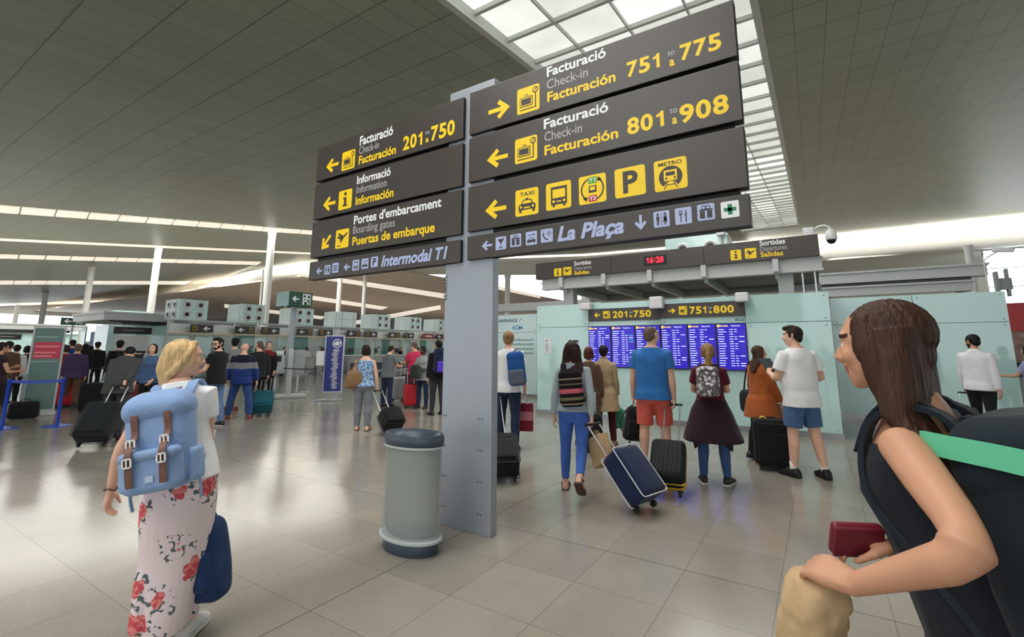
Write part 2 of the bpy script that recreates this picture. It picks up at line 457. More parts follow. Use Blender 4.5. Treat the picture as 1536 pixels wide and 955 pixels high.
def torso_rings(mb, k, z0, z1, ease, flare=0., fz=.56, n=22, we=0., clip=True):
    H = k.H; T = k.tab
    zs = sorted(set([z0, z1]+[t[0] for t in T if z0+.012 < t[0] < z1-.008]+([z0+.5*(.455-z0)] if z0 < .44 else [])))
    zt = [t[0] for t in T]; rs = []
    for z in zs:
        zz = max(z, .52) if clip else z
        w, d, yo = (np.interp(zz, zt, [t[i] for t in T]) for i in (1, 2, 3))
        fl = flare*max(0, fz-z)
        e = ease+fl*H+(we*H*math.exp(-((z-.62)/.06)**2) if we else 0)
        Rt = k.rot(z)
        rs.append(mb.ering(k.T((0, yo*H, z*H), z), Rt@A(w*H*k.g+e, 0, 0), Rt@A(0, d*H*k.g+e, 0), n, 2.4))
    mb.rings(rs)

def sleeve(mb, k, n, upto, ease, ease2):
    sh, el, wr = k.arm[n]; s = 1 if n == 'R' else -1; H = k.H
    f = 1. if k.sex == 'm' else .84
    ga = .75+.25*k.g
    pts = [(0., k.T((s*.055*H, -.004*H, .788*H), .79), .028), (.02, sh, .0325), (.35, sh+(el-sh)*.35, .0305), (.7, sh+(el-sh)*.7, .0265), (1., el, .024), (1.3, el+(wr-el)*.3, .0245), (1.65, el+(wr-el)*.65, .0195), (2., wr, .0155)]
    P, Rr = [], []
    for t, p, r in pts:
        if t > upto: break
        P.append(p); Rr.append(r*H*f*ga+ease+(ease2-ease)*t/max(upto, .01))
    t = upto
    q = sh+(el-sh)*t if t <= 1 else el+(wr-el)*(t-1)
    if np.linalg.norm(P[-1]-q) > .01:
        P.append(q); Rr.append(np.interp(t, [a[0] for a in pts], [a[2] for a in pts])*H*f*ga+ease2)
    mb.tube(P, Rr, 14, round_=False)

def leg_cloth(mb, k, n, upto, ease, ease2):
    hip, kn, an, f, u, sd = k.leg[n]; H = k.H
    fl = (1. if k.sex == 'm' else .97)*(.7+.3*k.g)
    pts = [(0., hip+A(0, -.004*H, .012*H), .054), (.3, hip+(kn-hip)*.3, .0525), (.7, hip+(kn-hip)*.7, .0425), (1., kn, .035), (1.28, kn+(an-kn)*.28-f*.008*H, .035), (1.6, kn+(an-kn)*.6-f*.004*H, .029), (1.97, kn+(an-kn)*.97, .022)]
    P, Rr = [], []
    for t, p, r in pts:
        if t > upto: break
        P.append(p); Rr.append(r*H*fl+ease+(ease2-ease)*t/upto)
    if upto not in [p[0] for p in pts]:
        q = hip+(kn-hip)*upto if upto <= 1 else kn+(an-kn)*(upto-1)
        P.append(q); Rr.append(np.interp(upto, [a[0] for a in pts], [a[2] for a in pts])*H*fl+ease2)
    mb.tube(P, Rr, 14, round_=False)
    s = 1 if n == 'R' else -1
    mb.ell(hip+A(-s*.006*H, -.034*H, -.008*H), (.046*H+ease, .042*H+ease, .05*H+ease), nu=12, nv=8)

def strands(me, k, amp, freq):
    v = verts(me); n = normals(me); q = (v-k.hc)@k.RH/k.hh
    th = np.arctan2(q[:, 0], -q[:, 1]+.02)
    w = np.sin(th*freq+2*np.sin(q[:, 2]*3))+.6*np.sin(th*freq*1.9+1.7*np.sin(q[:, 2]*4.3)+1)+.5*np.sin(th*freq*2.7+q[:, 2]*2)
    set_verts(me, v+n*(amp*w)[:, None])

def add_hair(k, hair, root, vox):
    kind, col = hair['kind'], hair['mat']
    if kind == 'bald': return
    mb = MB(); hh = k.hh
    E = lambda c, r, **q: mb.ell(k.HF(c), A(*r)*hh, k.RH, **q)
    V = lambda *v: k.RH@(A(*v)*hh)
    TR = k.rot(.8)
    if kind == 'fringe':                                   # receding short hair at the sides and back
        E((0, -.12, .02), (.358, .33, .24)); E((0, -.24, -.12), (.26, .19, .2)); E((0, -.06, .15), (.34, .41, .36))
    else:
        E((0, -.075, .15), (.372, .435, .395)); E((0, -.24, -.08), (.30, .21, .28))
        for s in (-1, 1): E((s*.27, -.02, .10), (.1, .17, .22))
    if kind == 'quiff': E((0, .22, .42), (.24, .2, .13)); E((0, .05, .46), (.28, .3, .12))
    if kind == 'bob':
        for s in (-1, 1): E((s*.3, -.03, -.12), (.11, .24, .34))
        E((0, -.25, -.14), (.33, .2, .34))
    if kind in ('long', 'pony', 'loosetail', 'messy'):
        for s in (-1, 1): E((s*.29, .0, .02), (.1, .24, .3))
    if kind == 'long':
        L = hair.get('len', 1.6)                           # in head heights below the crown
        base = k.HF((0, -.2, .2)); zt = base[2]
        rs = []
        back = k.T((0, hair.get('back', -.075)*k.H, .76*k.H), .76)
        for i, t in enumerate(np.linspace(0, 1, 9)):
            p = k.HF((0, -.17, .25-.9*min(t*2.2, 1)))
            z = zt-t*L*hh
            if t > .4:
                u = (t-.4)/.6; e = k.HF((0, -.26, -.6)); b = back.copy()
                p = e*(1-u)+b*u
            p = A(p[0]+hair.get('sway', 0)*t*t, p[1], z)
            wd = (.34+.20*math.sin(min(t*1.25, 1)*math.pi*.62)-(.30*max(0, t-.62)/.38))*hair.get('wide', 1.)
            X = k.RH@A(1, 0, 0)*(1-t)+TR@A(1, 0, 0)*t; Y = k.RH@A(0, 1, 0)*(1-t)+TR@A(0, 1, 0)*t
            rs.append(mb.ering(p, unit(X)*wd*hh, unit(Y)*(.25-.09*t)*hh, 18, 2.2))
        mb.rings(rs)
        for s in (-1, 1):                                  # locks beside the face
            mb.tube([k.HF((s*.26, .08, .3)), k.HF((s*.36, .06, .0)), k.HF((s*.36, .0, -.35)), k.HF((s*.40, -.04, -.72))], [.09*hh, .12*hh, .13*hh, .06*hh], 10)
    if kind == 'pony':
        a = k.HF((0, -.44, .2)); b = k.T((0, -.08*k.H, .745*k.H), .745)
        mb.tube([k.HF((0, -.35, .2)), a, k.HF((0, -.58, -.05)), (k.HF((0, -.55, -.5))+b)/2, b], [.1*hh, .12*hh, .17*hh, .15*hh, .04*hh], 12)
        E((0, -.42, .22), (.13, .12, .13))
    if kind == 'loosetail':                                # low loose tail tucked behind the neck
        mb.tube([k.HF((0, -.3, .0)), k.HF((0, -.40, -.28)), k.HF((.02, -.34, -.62)), k.HF((.08, -.26, -.88))], [.26*hh, .22*hh, .19*hh, .12*hh], 14)
        E((0, -.26, -.2), (.28, .22, .3))
        mb.tube([k.HF((.2, .22, .42)), k.HF((.33, .08, .15)), k.HF((.33, -.1, -.15)), k.HF((.2, -.3, -.4))], [.08*hh, .1*hh, .1*hh, .1*hh], 10)
        mb.tube([k.HF((-.2, .22, .42)), k.HF((-.33, .08, .15)), k.HF((-.33, -.1, -.15)), k.HF((-.2, -.3, -.4))], [.08*hh, .1*hh, .1*hh, .1*hh], 10)
    if kind == 'bun': E((0, -.42, .22), (.17, .15, .17))
    me = fused(mb, 'hair', min(vox*.9, .009), 3)
    strands(me, k, .0016*k.H/1.7*hair.get('groove', 1), 30)
    link_mesh('hair', me, col, root)

def person(label, loc, heading, H=1.7, sex='m', pose=None, skin='tan', hair=None, top=None, legs=None, shoes=None, vox=.010, extra=None, group=None, seed=1):
    pose = pose or {}
    rz = -R_(heading)
    k = skeleton(H, sex, pose, loc, rz)
    root = empty('person', (loc[0], loc[1], pose.get('dz', 0)), rz, label, 'person', group)
    k.root = root
    hm = hair['mat'] if hair else mat('dark_hair', (34, 26, 24), .5)
    # body: one continuous skin
    mb = MB(); add_body(mb, k)
    me = fused(mb, 'body', vox, 3 if vox > .008 else 4)
    sk = mat('skin_'+skin, SKIN[skin], .5, 0, .35, .05, 12)
    lip = mat('lips_'+skin, tuple(int(v*q) for v, q in zip(SKIN[skin], (.84, .62, .62))), .4)
    eye = mat('eye_white', (225, 222, 216), .2); iris = mat('iris', (40, 30, 26), .15)
    link_mesh('body', me, [sk, lip, eye, iris, hm], root)
    c = np.empty(len(me.polygons)*3); me.polygons.foreach_get('center', c); c = c.reshape(-1, 3)
    q = (c-k.hc)@k.RH/k.hh
    ax = np.abs(q[:, 0]); mi = np.zeros(len(q), int)
    mi[(q[:, 1] > .33) & (ax < .105) & (q[:, 2] > -.30) & (q[:, 2] < -.205)] = 1
    er = np.hypot(ax-.15, (q[:, 2]-.015)*1.35)
    mi[(q[:, 1] > .31) & (er < .050)] = 2; mi[(q[:, 1] > .31) & (er < .036)] = 3
    mi[(q[:, 1] > .28) & (ax > .06) & (ax < .25) & (np.abs(q[:, 2]-.135+.25*(ax-.15)**2) < .022)] = 4
    me.polygons.foreach_set('material_index', mi); me.update()
    if hair: add_hair(k, hair, root, vox)
    if hair and hair.get('beard'):
        b = MB(); E = lambda c, r: b.ell(k.HF(c), A(*r)*k.hh, k.RH)
        E((0, .24, -.36), (.19, .165, .13)); E((0, .38, -.175), (.12, .035, .022))
        for s in (-1, 1): E((s*.23, .1, -.22), (.06, .16, .17))
        link_mesh('beard', fused(b, 'beard', .007, 3), hm, root)
    # clothing
    if legs:
        b = MB()
        e1, e2 = legs.get('ease', .008), legs.get('ease2', .012)
        torso_rings(b, k, .447, legs.get('waist', .60), e1, clip=False)
        for n in 'LR': leg_cloth(b, k, n, legs.get('upto', 1.97), e1, e2)
        if legs.get('skirt'):                              # wide garment hanging as one piece
            kn = (k.leg['L'][1]+k.leg['R'][1])/2; an = (k.leg['L'][2]+k.leg['R'][2])/2
            rs = []
            for z, w, d in legs['skirt']:
                t = (k.hipz-z*H)/(k.hipz-.04*H)
                y = np.interp(t, [0, .5, 1], [0, kn[1], an[1]]); x = np.interp(t, [0, .5, 1], [0, kn[0], an[0]])
                rs.append(b.ering((x, y, z*H), A(w*H, 0, 0), A(0, d*H, 0), 24, 2.2))
            b.rings(rs)
        nm = legs.get('name', 'trousers')
        me = fused(b, nm, vox*1.05, 4)
        crumple(me, legs.get('fold', .005), legs.get('ff', 30), seed)
        o = link_mesh(nm, me, legs['mat'], root)
        if legs.get('label'): o['label'] = legs['label']
    if top:
        for t in (top if isinstance(top, list) else [top]):
            b = MB(); e = t.get('ease', .013)
            if t.get('mats'): pass
            torso_rings(b, k, t.get('hem', .475), t.get('neck', .838), e, t.get('flare', .12), we=t.get('loose', .012))
            if t.get('sleeve'):
                for n in 'LR': sleeve(b, k, n, t['sleeve'], e*.8, t.get('cuff', e))
            if t.get('collar'):
                nb = k.neck
                b.tube([nb-A(0, 0, .012*H), nb+A(0, -.004*H, .022*H)], [.047*H, .042*H], 16, round_=False)
            if t.get('hood'): b.ell(k.T((0, -.06*H, .835*H), .82), (.07*H, .045*H, .035*H))
            nm = t.get('name', 'shirt')
            me = fused(b, nm, vox*1.05, 4)
            crumple(me, t.get('fold', .0075), t.get('ff', 26), seed+3)
            ms = t['mat'] if isinstance(t['mat'], list) else [t['mat']]
            o = link_mesh(nm, me, ms, root)
            if t.get('bands'):                             # colour blocks by height fraction: [(z_from, material index)]
                c = np.empty(len(me.polygons)*3); me.polygons.foreach_get('center', c); c = c.reshape(-1, 3)
                mi = np.zeros(len(c), int)
                for zf, i in t['bands']: mi[c[:, 2] > (zf*H+(k.hipz-.515*H))-.12*np.maximum(0, .1-np.abs(c[:, 0]))*(1 if t.get('vee') else 0)] = i
                me.polygons.foreach_set('material_index', mi); me.update()
            if t.get('label'): o['label'] = t['label']
    if shoes:
        for n in 'LR':
            hip, kn, an, f, u, sd = k.leg[n]
            b = MB()
            if shoes['kind'] == 'sandal':
                for t in (.085, .06):
                    b.tube([an+f*t*H+sd*w*H+u*(-.042+z)*H for w, z in ((-.028, .006), (-.02, .026), (0, .033), (.02, .026), (.028, .006))], .0075*H/1.7, 6)
                b.tube([an+sd*.026*H*math.cos(a)+f*(.026*math.sin(a)-.004)*H-u*.004*H for a in np.linspace(0, 2*math.pi, 14)], .008, 6)
                o = b.build('sandal', shoes['mat'], root, True)
                b = MB()
            else:
                foot(b, k, n, .006)
                if shoes['kind'] == 'boot': b.tube([an-u*.01*H, an+(kn-an)*.22], [.03*H, .031*H], 12)
                o = link_mesh('shoe', fused(b, 'shoe', .007, 3), shoes['mat'], root)
                b = MB()
            rs = []
            for zz in (-.0435, -.034):
                pts = []
                for t, w in ((-.046, .012), (-.038, .023), (-.01, .026), (.02, .025), (.05, .0285), (.08, .030), (.104, .026), (.118, .014)): pts.append((t, w))
                loop = [an+f*t*H*.97+sd*w*H+u*zz*H for t, w in pts]+[an+f*t*H*.97-sd*w*H+u*zz*H for t, w in reversed(pts)]
                rs.append(np.array(loop))
            b.rings(rs); b.build('sole', shoes.get('sole', shoes['mat']), o)
            if shoes.get('sock'):
                b = MB(); b.tube([an-u*.01*H, an+(kn-an)*.10, an+(kn-an)*shoes.get('sockh', .22)], [.026*H, .0235*H, .0255*H], 12, round_=False)
                b.build('sock', shoes['sock'], root, True)
    return k

# ------------------------------------------------------------------ setting: floor and roof
def nodes(m):
    nt = m.node_tree; N = nt.nodes; Lk = nt.links.new
    def math_(op, a, b=None, c=None):
        n = N.new('ShaderNodeMath'); n.operation = op
        for i, v in enumerate((a, b, c)):
            if v is None: continue
            if isinstance(v, (int, float)): n.inputs[i].default_value = v
            else: Lk(v, n.inputs[i])
        return n.outputs[0]
    return nt, N, Lk, math_
def grid_line(M, coord, pitch, off, w):
    """1 on joint lines of the given pitch"""
    f = M('FRACT', M('DIVIDE', M('ADD', coord, -off), pitch))
    d = M('MULTIPLY', M('SUBTRACT', .5, M('ABSOLUTE', M('SUBTRACT', f, .5))), pitch)
    return M('LESS_THAN', d, w), M('FLOOR', M('DIVIDE', M('ADD', coord, -off), pitch))
def floor_material():
    m = bpy.data.materials.new('polished_stone_tiles'); m.use_nodes = True
    nt, N, Lk, M = nodes(m); b = N['Principled BSDF']
    tc = N.new('ShaderNodeTexCoord'); sp = N.new('ShaderNodeSeparateXYZ'); Lk(tc.outputs['Object'], sp.inputs[0])
    gx, ix = grid_line(M, sp.outputs[0], .5865, -.345, .0022); gy, iy = grid_line(M, sp.outputs[1], .59, 3.75, .0022)
    bx, _ = grid_line(M, sp.outputs[0], .5865*8, -2.69, .0035); by, _ = grid_line(M, sp.outputs[1], .59*8, 3.75, .0035)
    thin = M('MAXIMUM', gx, gy); bold = M('MAXIMUM', bx, by)
    cv = N.new('ShaderNodeCombineXYZ'); Lk(ix, cv.inputs[0]); Lk(iy, cv.inputs[1])
    wn = N.new('ShaderNodeTexWhiteNoise'); Lk(cv.outputs[0], wn.inputs[0])
    n1 = N.new('ShaderNodeTexNoise'); n1.inputs['Scale'].default_value = 55; n1.inputs['Detail'].default_value = 6; n1.inputs['Roughness'].default_value = .7
    n2 = N.new('ShaderNodeTexNoise'); n2.inputs['Scale'].default_value = 3.5; n2.inputs['Detail'].default_value = 3
    for n in (n1, n2): Lk(tc.outputs['Object'], n.inputs['Vector'])
    k = M('ADD', M('ADD', .60, M('MULTIPLY', wn.outputs[0], .13)), M('ADD', M('MULTIPLY', n1.outputs[0], .46), M('MULTIPLY', n2.outputs[0], .24)))
    k = M('MULTIPLY', k, M('SUBTRACT', 1, M('MAXIMUM', M('MULTIPLY', thin, .46), M('MULTIPLY', bold, .72))))
    vm = N.new('ShaderNodeVectorMath'); vm.operation = 'SCALE'; vm.inputs[0].default_value = lin((149, 142, 131)); Lk(k, vm.inputs['Scale'])
    Lk(vm.outputs[0], b.inputs['Base Color'])
    b.inputs['Specular IOR Level'].default_value = .5
    Lk(M('ADD', .15, M('MULTIPLY', n2.outputs[0], .04)), b.inputs['Roughness'])
    return m
def ceiling_material(name, rgb, px, py, ox, oy, line=.45, rough=.5):
    m = bpy.data.materials.new(name); m.use_nodes = True
    nt, N, Lk, M = nodes(m); b = N['Principled BSDF']
    tc = N.new('ShaderNodeTexCoord'); sp = N.new('ShaderNodeSeparateXYZ'); Lk(tc.outputs['Object'], sp.inputs[0])
    gx, ix = grid_line(M, sp.outputs[0], px, ox, .010); gy, iy = grid_line(M, sp.outputs[1], py, oy, .015)
    cv = N.new('ShaderNodeCombineXYZ'); Lk(ix, cv.inputs[0]); Lk(iy, cv.inputs[1])
    wn = N.new('ShaderNodeTexWhiteNoise'); Lk(cv.outputs[0], wn.inputs[0])
    n2 = N.new('ShaderNodeTexNoise'); n2.inputs['Scale'].default_value = .35; Lk(tc.outputs['Object'], n2.inputs['Vector'])
    k = M('ADD', .86, M('ADD', M('MULTIPLY', wn.outputs[0], .10), M('MULTIPLY', n2.outputs[0], .16)))
    k = M('MULTIPLY', k, M('SUBTRACT', 1, M('MULTIPLY', M('MAXIMUM', M('MULTIPLY', gx, .8), gy), line)))
    vm = N.new('ShaderNodeVectorMath'); vm.operation = 'SCALE'; vm.inputs[0].default_value = lin(rgb); Lk(k, vm.inputs['Scale'])
    Lk(vm.outputs[0], b.inputs['Base Color']); b.inputs['Roughness'].default_value = rough; b.inputs['Specular IOR Level'].default_value = .4
    # shallow steps where panels meet
    bp = N.new('ShaderNodeBump'); bp.inputs['Strength'].default_value = .25; bp.inputs['Distance'].default_value = .02
    Lk(M('ADD', M('MULTIPLY', wn.outputs[0], .25), M('SUBTRACT', 1, M('MAXIMUM', gx, gy))), bp.inputs['Height']); Lk(bp.outputs[0], b.inputs['Normal'])
    return m
def struct(mb, name, m, smooth=False):
    o = mb.build(name, m, None, smooth); o['kind'] = 'structure'; return o

struct(MB().box(-300, 70, -16, 215, -.3, 0), 'floor', floor_material())
SL = .113; Z0 = 8.0
zc = lambda y: Z0+SL*y
EDGE = [(70, 72), (15, 71.3), (2.6, 71.9), (-16, 65), (-27, 62), (-36, 53), (-44, 42), (-51.6, 35.4), (-59, 34.3), (-67, 35.5), (-85, 40), (-119, 49.5), (-175, 64), (-300, 96)]
ex = [e[0] for e in EDGE][::-1]; ey = [e[1] for e in EDGE][::-1]
edge = lambda x: float(np.interp(x, ex, ey))
SX0, SX1, SY0, SY1 = -6.03, -.49, -9, 57.5
ceil_m = ceiling_material('perforated_ceiling_panels', (150, 155, 137), .667, 1.17, -.49, .1, .62, .42)
mb = MB()
xs = sorted(set([SX0, SX1]+[e[0] for e in EDGE]+list(np.linspace(-300, 70, 38))))
for x0, x1 in zip(xs[:-1], xs[1:]):
    segs = [(-16, -16, edge(x0), edge(x1))] if not (x0 >= SX0-1e-6 and x1 <= SX1+1e-6) else [(-16, -16, SY0, SY0), (SY1, SY1, edge(x0), edge(x1))]
    for a0, a1, b0, b1 in segs:
        v = [(x0, a0, zc(a0)), (x1, a1, zc(a1)), (x1, b1, zc(b1)), (x0, b0, zc(b0))]
        mb.add(v+[(x, y, z+.12) for x, y, z in v], [(3, 2, 1, 0), (4, 5, 6, 7), (0, 1, 5, 4), (1, 2, 6, 5), (2, 3, 7, 6), (3, 0, 4, 7)])
struct(mb, 'ceiling', ceil_m)

# curved white lip along the far edge of the roof, with its light slot
white = mat('white_painted_metal', (226, 227, 224), .45)
cream = mat('cream_ceiling_lip', (216, 214, 204), .5, var=.05, vscale=.5)
band = lambda y: 1.35+(y-34.7)/(71-34.7)*1.75
fine = [(float(x), edge(x)) for x in np.linspace(-290, 69, 180)]
rs = []
for x, y in fine:
    h = band(y); z = zc(y)
    rs.append(np.array([(x, y+dy, z-dz*h) for dy, dz in ((.15, -.05), (-.05, .12), (.0, .35), (.25, .6), (.75, .82), (1.5, 1.0), (2.2, 1.0), (2.2, -.05))]))
mb = MB(); mb.rings(rs); struct(mb, 'trim_1', cream, True)
slot_m = mat('light_slot_glow', (255, 250, 238), .5, emit=1.5)
mb = MB()
mb.rings([np.array([(x, y-.30, zc(y)-.02), (x, y-.30, zc(y)-.10), (x, y-.02, zc(y)-.10-.06*band(y)), (x, y-.02, zc(y)-.02)]) for x, y in fine])
struct(mb, 'trim_2', slot_m)

# second roof beyond the lip, its light slots, far walls
ceil2_m = ceiling_material('tan_ceiling_panels', (206, 190, 174), 1.0, 1.17, 0, 0, .12, .5)
mb = MB(); mb.box(-300, -41, 36, 215, 10.6, 10.8); struct(mb, 'ceiling_far', ceil2_m)
mb = MB(); mb.box(-41, 70, 73, 92, 13.0, 13.2); struct(mb, 'ceiling_back', cream)
struct(MB().box(-41, 70, 92, 92.4, 0, 16), 'wall_back', mat('pale_back_wall', (205, 203, 190), .6, var=.04, vscale=.3))
mb = MB(); mb.box(-300, -41, 215, 215.4, 0, 1); mb.box(-300, -41, 215, 215.4, 9.5, 11); struct(mb, 'wall_far', mat('far_wall', (200, 190, 178), .6))
struct(MB().box(-41.4, -41, 92, 215, 0, 13), 'wall_side', mat('far_wall', (200, 190, 178), .6))
o = tag(MB().box(3.5, 8.1, 91.5, 91.95, 13.75 if False else 11.0, 12.9).build('glass_screen', mat('dark_teal_glass', (98, 150, 140), .2)), 'dark teal glass screen high on the pale wall beyond the canopy', 'glass panel')
strip_m = mat('light_strip_glow', (255, 246, 230), .5, emit=STRIP)
def on_roof(x, y, z0=Z0, s=SL):
    d = ray(x, y); t = (z0-EYE)/(d[2]-s*d[1]); return A(0, 0, EYE)+t*d
num = [2]
def strip(a, b, a2, b2, z0=Z0, s=SL, n=1):
    """luminous strip let into the roof between two measured edges"""
    num[0] += 1
    P, Q, P2, Q2 = (on_roof(*p, z0=z0, s=s) for p in (a, b, a2, b2))
    mb = MB(); dz = A(0, 0, .06)
    for i in range(n):
        t0, t1 = i/n+.03/n, (i+1)/n-.03/n
        q = [P+(Q-P)*t0, P+(Q-P)*t1, P2+(Q2-P2)*t1, P2+(Q2-P2)*t0]
        mb.add([v-dz for v in q]+[v+dz for v in q], [(3, 2, 1, 0), (4, 5, 6, 7), (0, 1, 5, 4), (1, 2, 6, 5), (2, 3, 7, 6), (3, 0, 4, 7)])
    struct(mb, 'trim_%d' % num[0], strip_m)
strip((-90, 300), (640, 360), (-90, 311), (640, 363), n=22)
strip((-60, 354.5), (560, 383), (-60, 357), (560, 385))
strip((-60, 379.5), (392, 392.5), (-60, 385), (386, 396.5), n=14)
strip((-60, 420.5), (286, 421.5), (-60, 426), (278, 426), n=16)
strip((-60, 456.5), (208, 449.5), (-60, 460), (200, 453))
strip((430, 405), (672, 441), (436, 411), (672, 448), 10.6, 0)
strip((440, 439), (585, 461), (440, 445), (575, 464.5), 10.6, 0)
strip((330, 455), (491, 475), (330, 460), (486, 479), 10.6, 0)
strip((520, 483), (668, 456), (530, 487), (668, 462), 10.6, 0)
strip((745, 428), (812, 443), (745, 433), (812, 447), 10.6, 0)

# roof light: frame, bars and diffusing panes
root = empty('window_1', ((SX0+SX1)/2, 20, zc(20))); root['kind'] = 'structure'
inv = lambda v: np.asarray(v)-A((SX0+SX1)/2, 20, zc(20))
def skybar(mb, p, q, w, h):
    p, q = A(*p), A(*q); d = unit(q-p); s = unit(np.cross(d, A(0, 0, 1)))*w/2; u = A(0, 0, h)
    c = [p-s, p+s, q+s, q-s]
    mb.add([inv(v) for v in c]+[inv(v+u) for v in c], [(3, 2, 1, 0), (4, 5, 6, 7), (0, 1, 5, 4), (1, 2, 6, 5), (2, 3, 7, 6), (3, 0, 4, 7)])
fm = mat('roof_light_frame', (196, 198, 192), .45)
mb = MB()
for x in (SX0+.05, SX1-.05): skybar(mb, (x, SY0, zc(SY0)-.05), (x, SY1, zc(SY1)-.05), .16, .42)
o = mb.build('frame', fm, root)
mb = MB(); ny = 48; yy = np.linspace(SY0, SY1, ny+1); xx = np.linspace(SX0+.05, SX1-.05, 5)
for y in yy: skybar(mb, (SX0, y, zc(y)+.12), (SX1, y, zc(y)+.12), .09, .16)
for x in xx[1:-1]: skybar(mb, (x, SY0, zc(SY0)+.13), (x, SY1, zc(SY1)+.13), .035, .14)
mb.build('glazing_bars', fm, root)
pm = bpy.data.materials.new('diffusing_roof_glass'); pm.use_nodes = True
nt, N, Lk, M = nodes(pm); b = N['Principled BSDF']; b.inputs['Base Color'].default_value = lin((205, 208, 200))+(1,); b.inputs['Roughness'].default_value = .3
tc = N.new('ShaderNodeTexCoord'); sp = N.new('ShaderNodeSeparateXYZ'); Lk(tc.outputs['Object'], sp.inputs[0])
ix = M('FLOOR', M('DIVIDE', M('ADD', sp.outputs[0], 2.72), 1.36)); iy = M('FLOOR', M('DIVIDE', M('ADD', sp.outputs[1], 29.), (SY1-SY0)/ny))
cv = N.new('ShaderNodeCombineXYZ'); Lk(ix, cv.inputs[0]); Lk(iy, cv.inputs[1])
wn = N.new('ShaderNodeTexWhiteNoise'); Lk(cv.outputs[0], wn.inputs[0])
n1 = N.new('ShaderNodeTexNoise'); n1.inputs['Scale'].default_value = 1.1; n1.inputs['Detail'].default_value = 3; Lk(tc.outputs['Object'], n1.inputs['Vector'])
b.inputs['Emission Color'].default_value = (.97, 1, .95, 1)
Lk(M('MULTIPLY', M('ADD', .40, M('ADD', M('MULTIPLY', M('POWER', wn.outputs[0], 2.2), .45), M('MULTIPLY', n1.outputs[0], .35))), SKYLIGHT*.72), b.inputs['Emission Strength'])
mb = MB()
for i in range(ny):
    for j in range(4):
        y0, y1 = yy[i], yy[i+1]; x0, x1 = xx[j], xx[j+1]
        v = [(x0, y0, zc(y0)+.24), (x1, y0, zc(y0)+.24), (x1, y1, zc(y1)+.24), (x0, y1, zc(y1)+.24)]
        mb.add([inv(p) for p in v]+[inv(A(*p)+A(0, 0, .03)) for p in v], [(3, 2, 1, 0), (4, 5, 6, 7), (0, 1, 5, 4), (1, 2, 6, 5), (2, 3, 7, 6), (3, 0, 4, 7)])
mb.build('glass_panes', pm, root)

# window wall at the far left end and at the right
glow = mat('window_daylight', (255, 255, 255), .5, emit=1.9, emit_rgb=(236, 247, 255))
def window_wall(name, p, q, z0, z1, nv, nh, fmat):
    p, q = A(*p, 0), A(*q, 0); d = q-p; nrm = unit(np.cross(d, A(0, 0, 1)))
    r = empty(name, tuple(p)); r['kind'] = 'structure'
    mb = MB(); c = [A(0, 0, z0), d+A(0, 0, z0), d+A(0, 0, z1), A(0, 0, z1)]
    mb.poly(c, nrm, .05); mb.build('glass', glow, r)
    mb = MB()
    for i in range(nv+1):
        c = d*i/nv; w = unit(d)*.06
        mb.poly([c-w-nrm*.12+A(0, 0, z0), c+w-nrm*.12+A(0, 0, z0), c+w-nrm*.12+A(0, 0, z1), c-w-nrm*.12+A(0, 0, z1)], nrm, .24)
    for j in range(nh+1):
        z = z0+(z1-z0)*j/nh
        mb.poly([-nrm*.1+A(0, 0, z-.06), d-nrm*.1+A(0, 0, z-.06), d-nrm*.1+A(0, 0, z+.06), -nrm*.1+A(0, 0, z+.06)], nrm, .2)
    mb.build('mullions', fmat, r); return r
window_wall('window_2', (-168, -14), (-168, 66), 3, 9.6, 14, 2, white)
mb = MB(); mb.box(-168.4, -168, -14, 66, 0, 3); mb.box(-168.4, -168, -14, 66, 9.6, 16); struct(mb, 'wall_left', white)
window_wall('window_3', (17.0, 74.5), (68, 74.5), 4.3, 12.9, 14, 4, mat('grey_mullions', (176, 184, 184), .5))
mb = MB(); mb.box(17.0, 68, 74.6, 75, 0, 4.3); struct(mb, 'wall_right', white)
window_wall('added_window_far', (-298, 214.5), (-41, 214.5), 1, 9.5, 40, 2, white)  # glowing window wall added at the far end to lift the ambient light
# roof columns
colm = mat('grey_white_column', (208, 210, 205), .45)
where = ['slim white roof column above the pavilion roof, left of the exit sign box', 'slim white roof column rising beside the exit sign box', 'slim white roof column behind the left end of the pavilion roof',
         'distant white roof column in front of the left window wall, beside the kiosk', 'most distant white roof column, at the far left window wall']
for (px, py, rr), lb in zip(((238, 371, .27), (408.6, 347, .27), (138, 400, .30), (69, 439.5, .42), (26.7, 457, .48)), where):
    p = on_roof(px, py); mb = MB(); zt = zc(p[1])
    mb.lathe([(rr*1.5, 0), (rr*1.5, .05), (rr, .08), (rr*.92, zt-.9), (rr*.95, zt-.35), (rr*1.15, zt)], n=20)
    c = mb.soft('roof_column', colm); c.location = (p[0], p[1], 0); tag(c, lb, 'column', 'roof columns')
for px, py, rr, lb in ((505, 423, .30, 'thin pale roof column above the counters behind the blue banner'), (543, 453, .25, 'thin pale roof column above the counters, right of the blue banner'),
                       (386, 424, .10, 'very thin pole hanging behind the glass cubes, left of the exit sign box'), (761, 395, .36, 'pale roof column just right of the grey sign post')):
    d = ray(px, 500); d = d/np.hypot(d[0], d[1])*(62 if px < 700 else 58); mb = MB()
    mb.lathe([(rr, 0), (rr*.92, 10), (rr*1.3, 10.6)], n=16)
    c = mb.soft('roof_column', colm); c.location = (d[0], d[1], 0); tag(c, lb, 'column', 'roof columns')

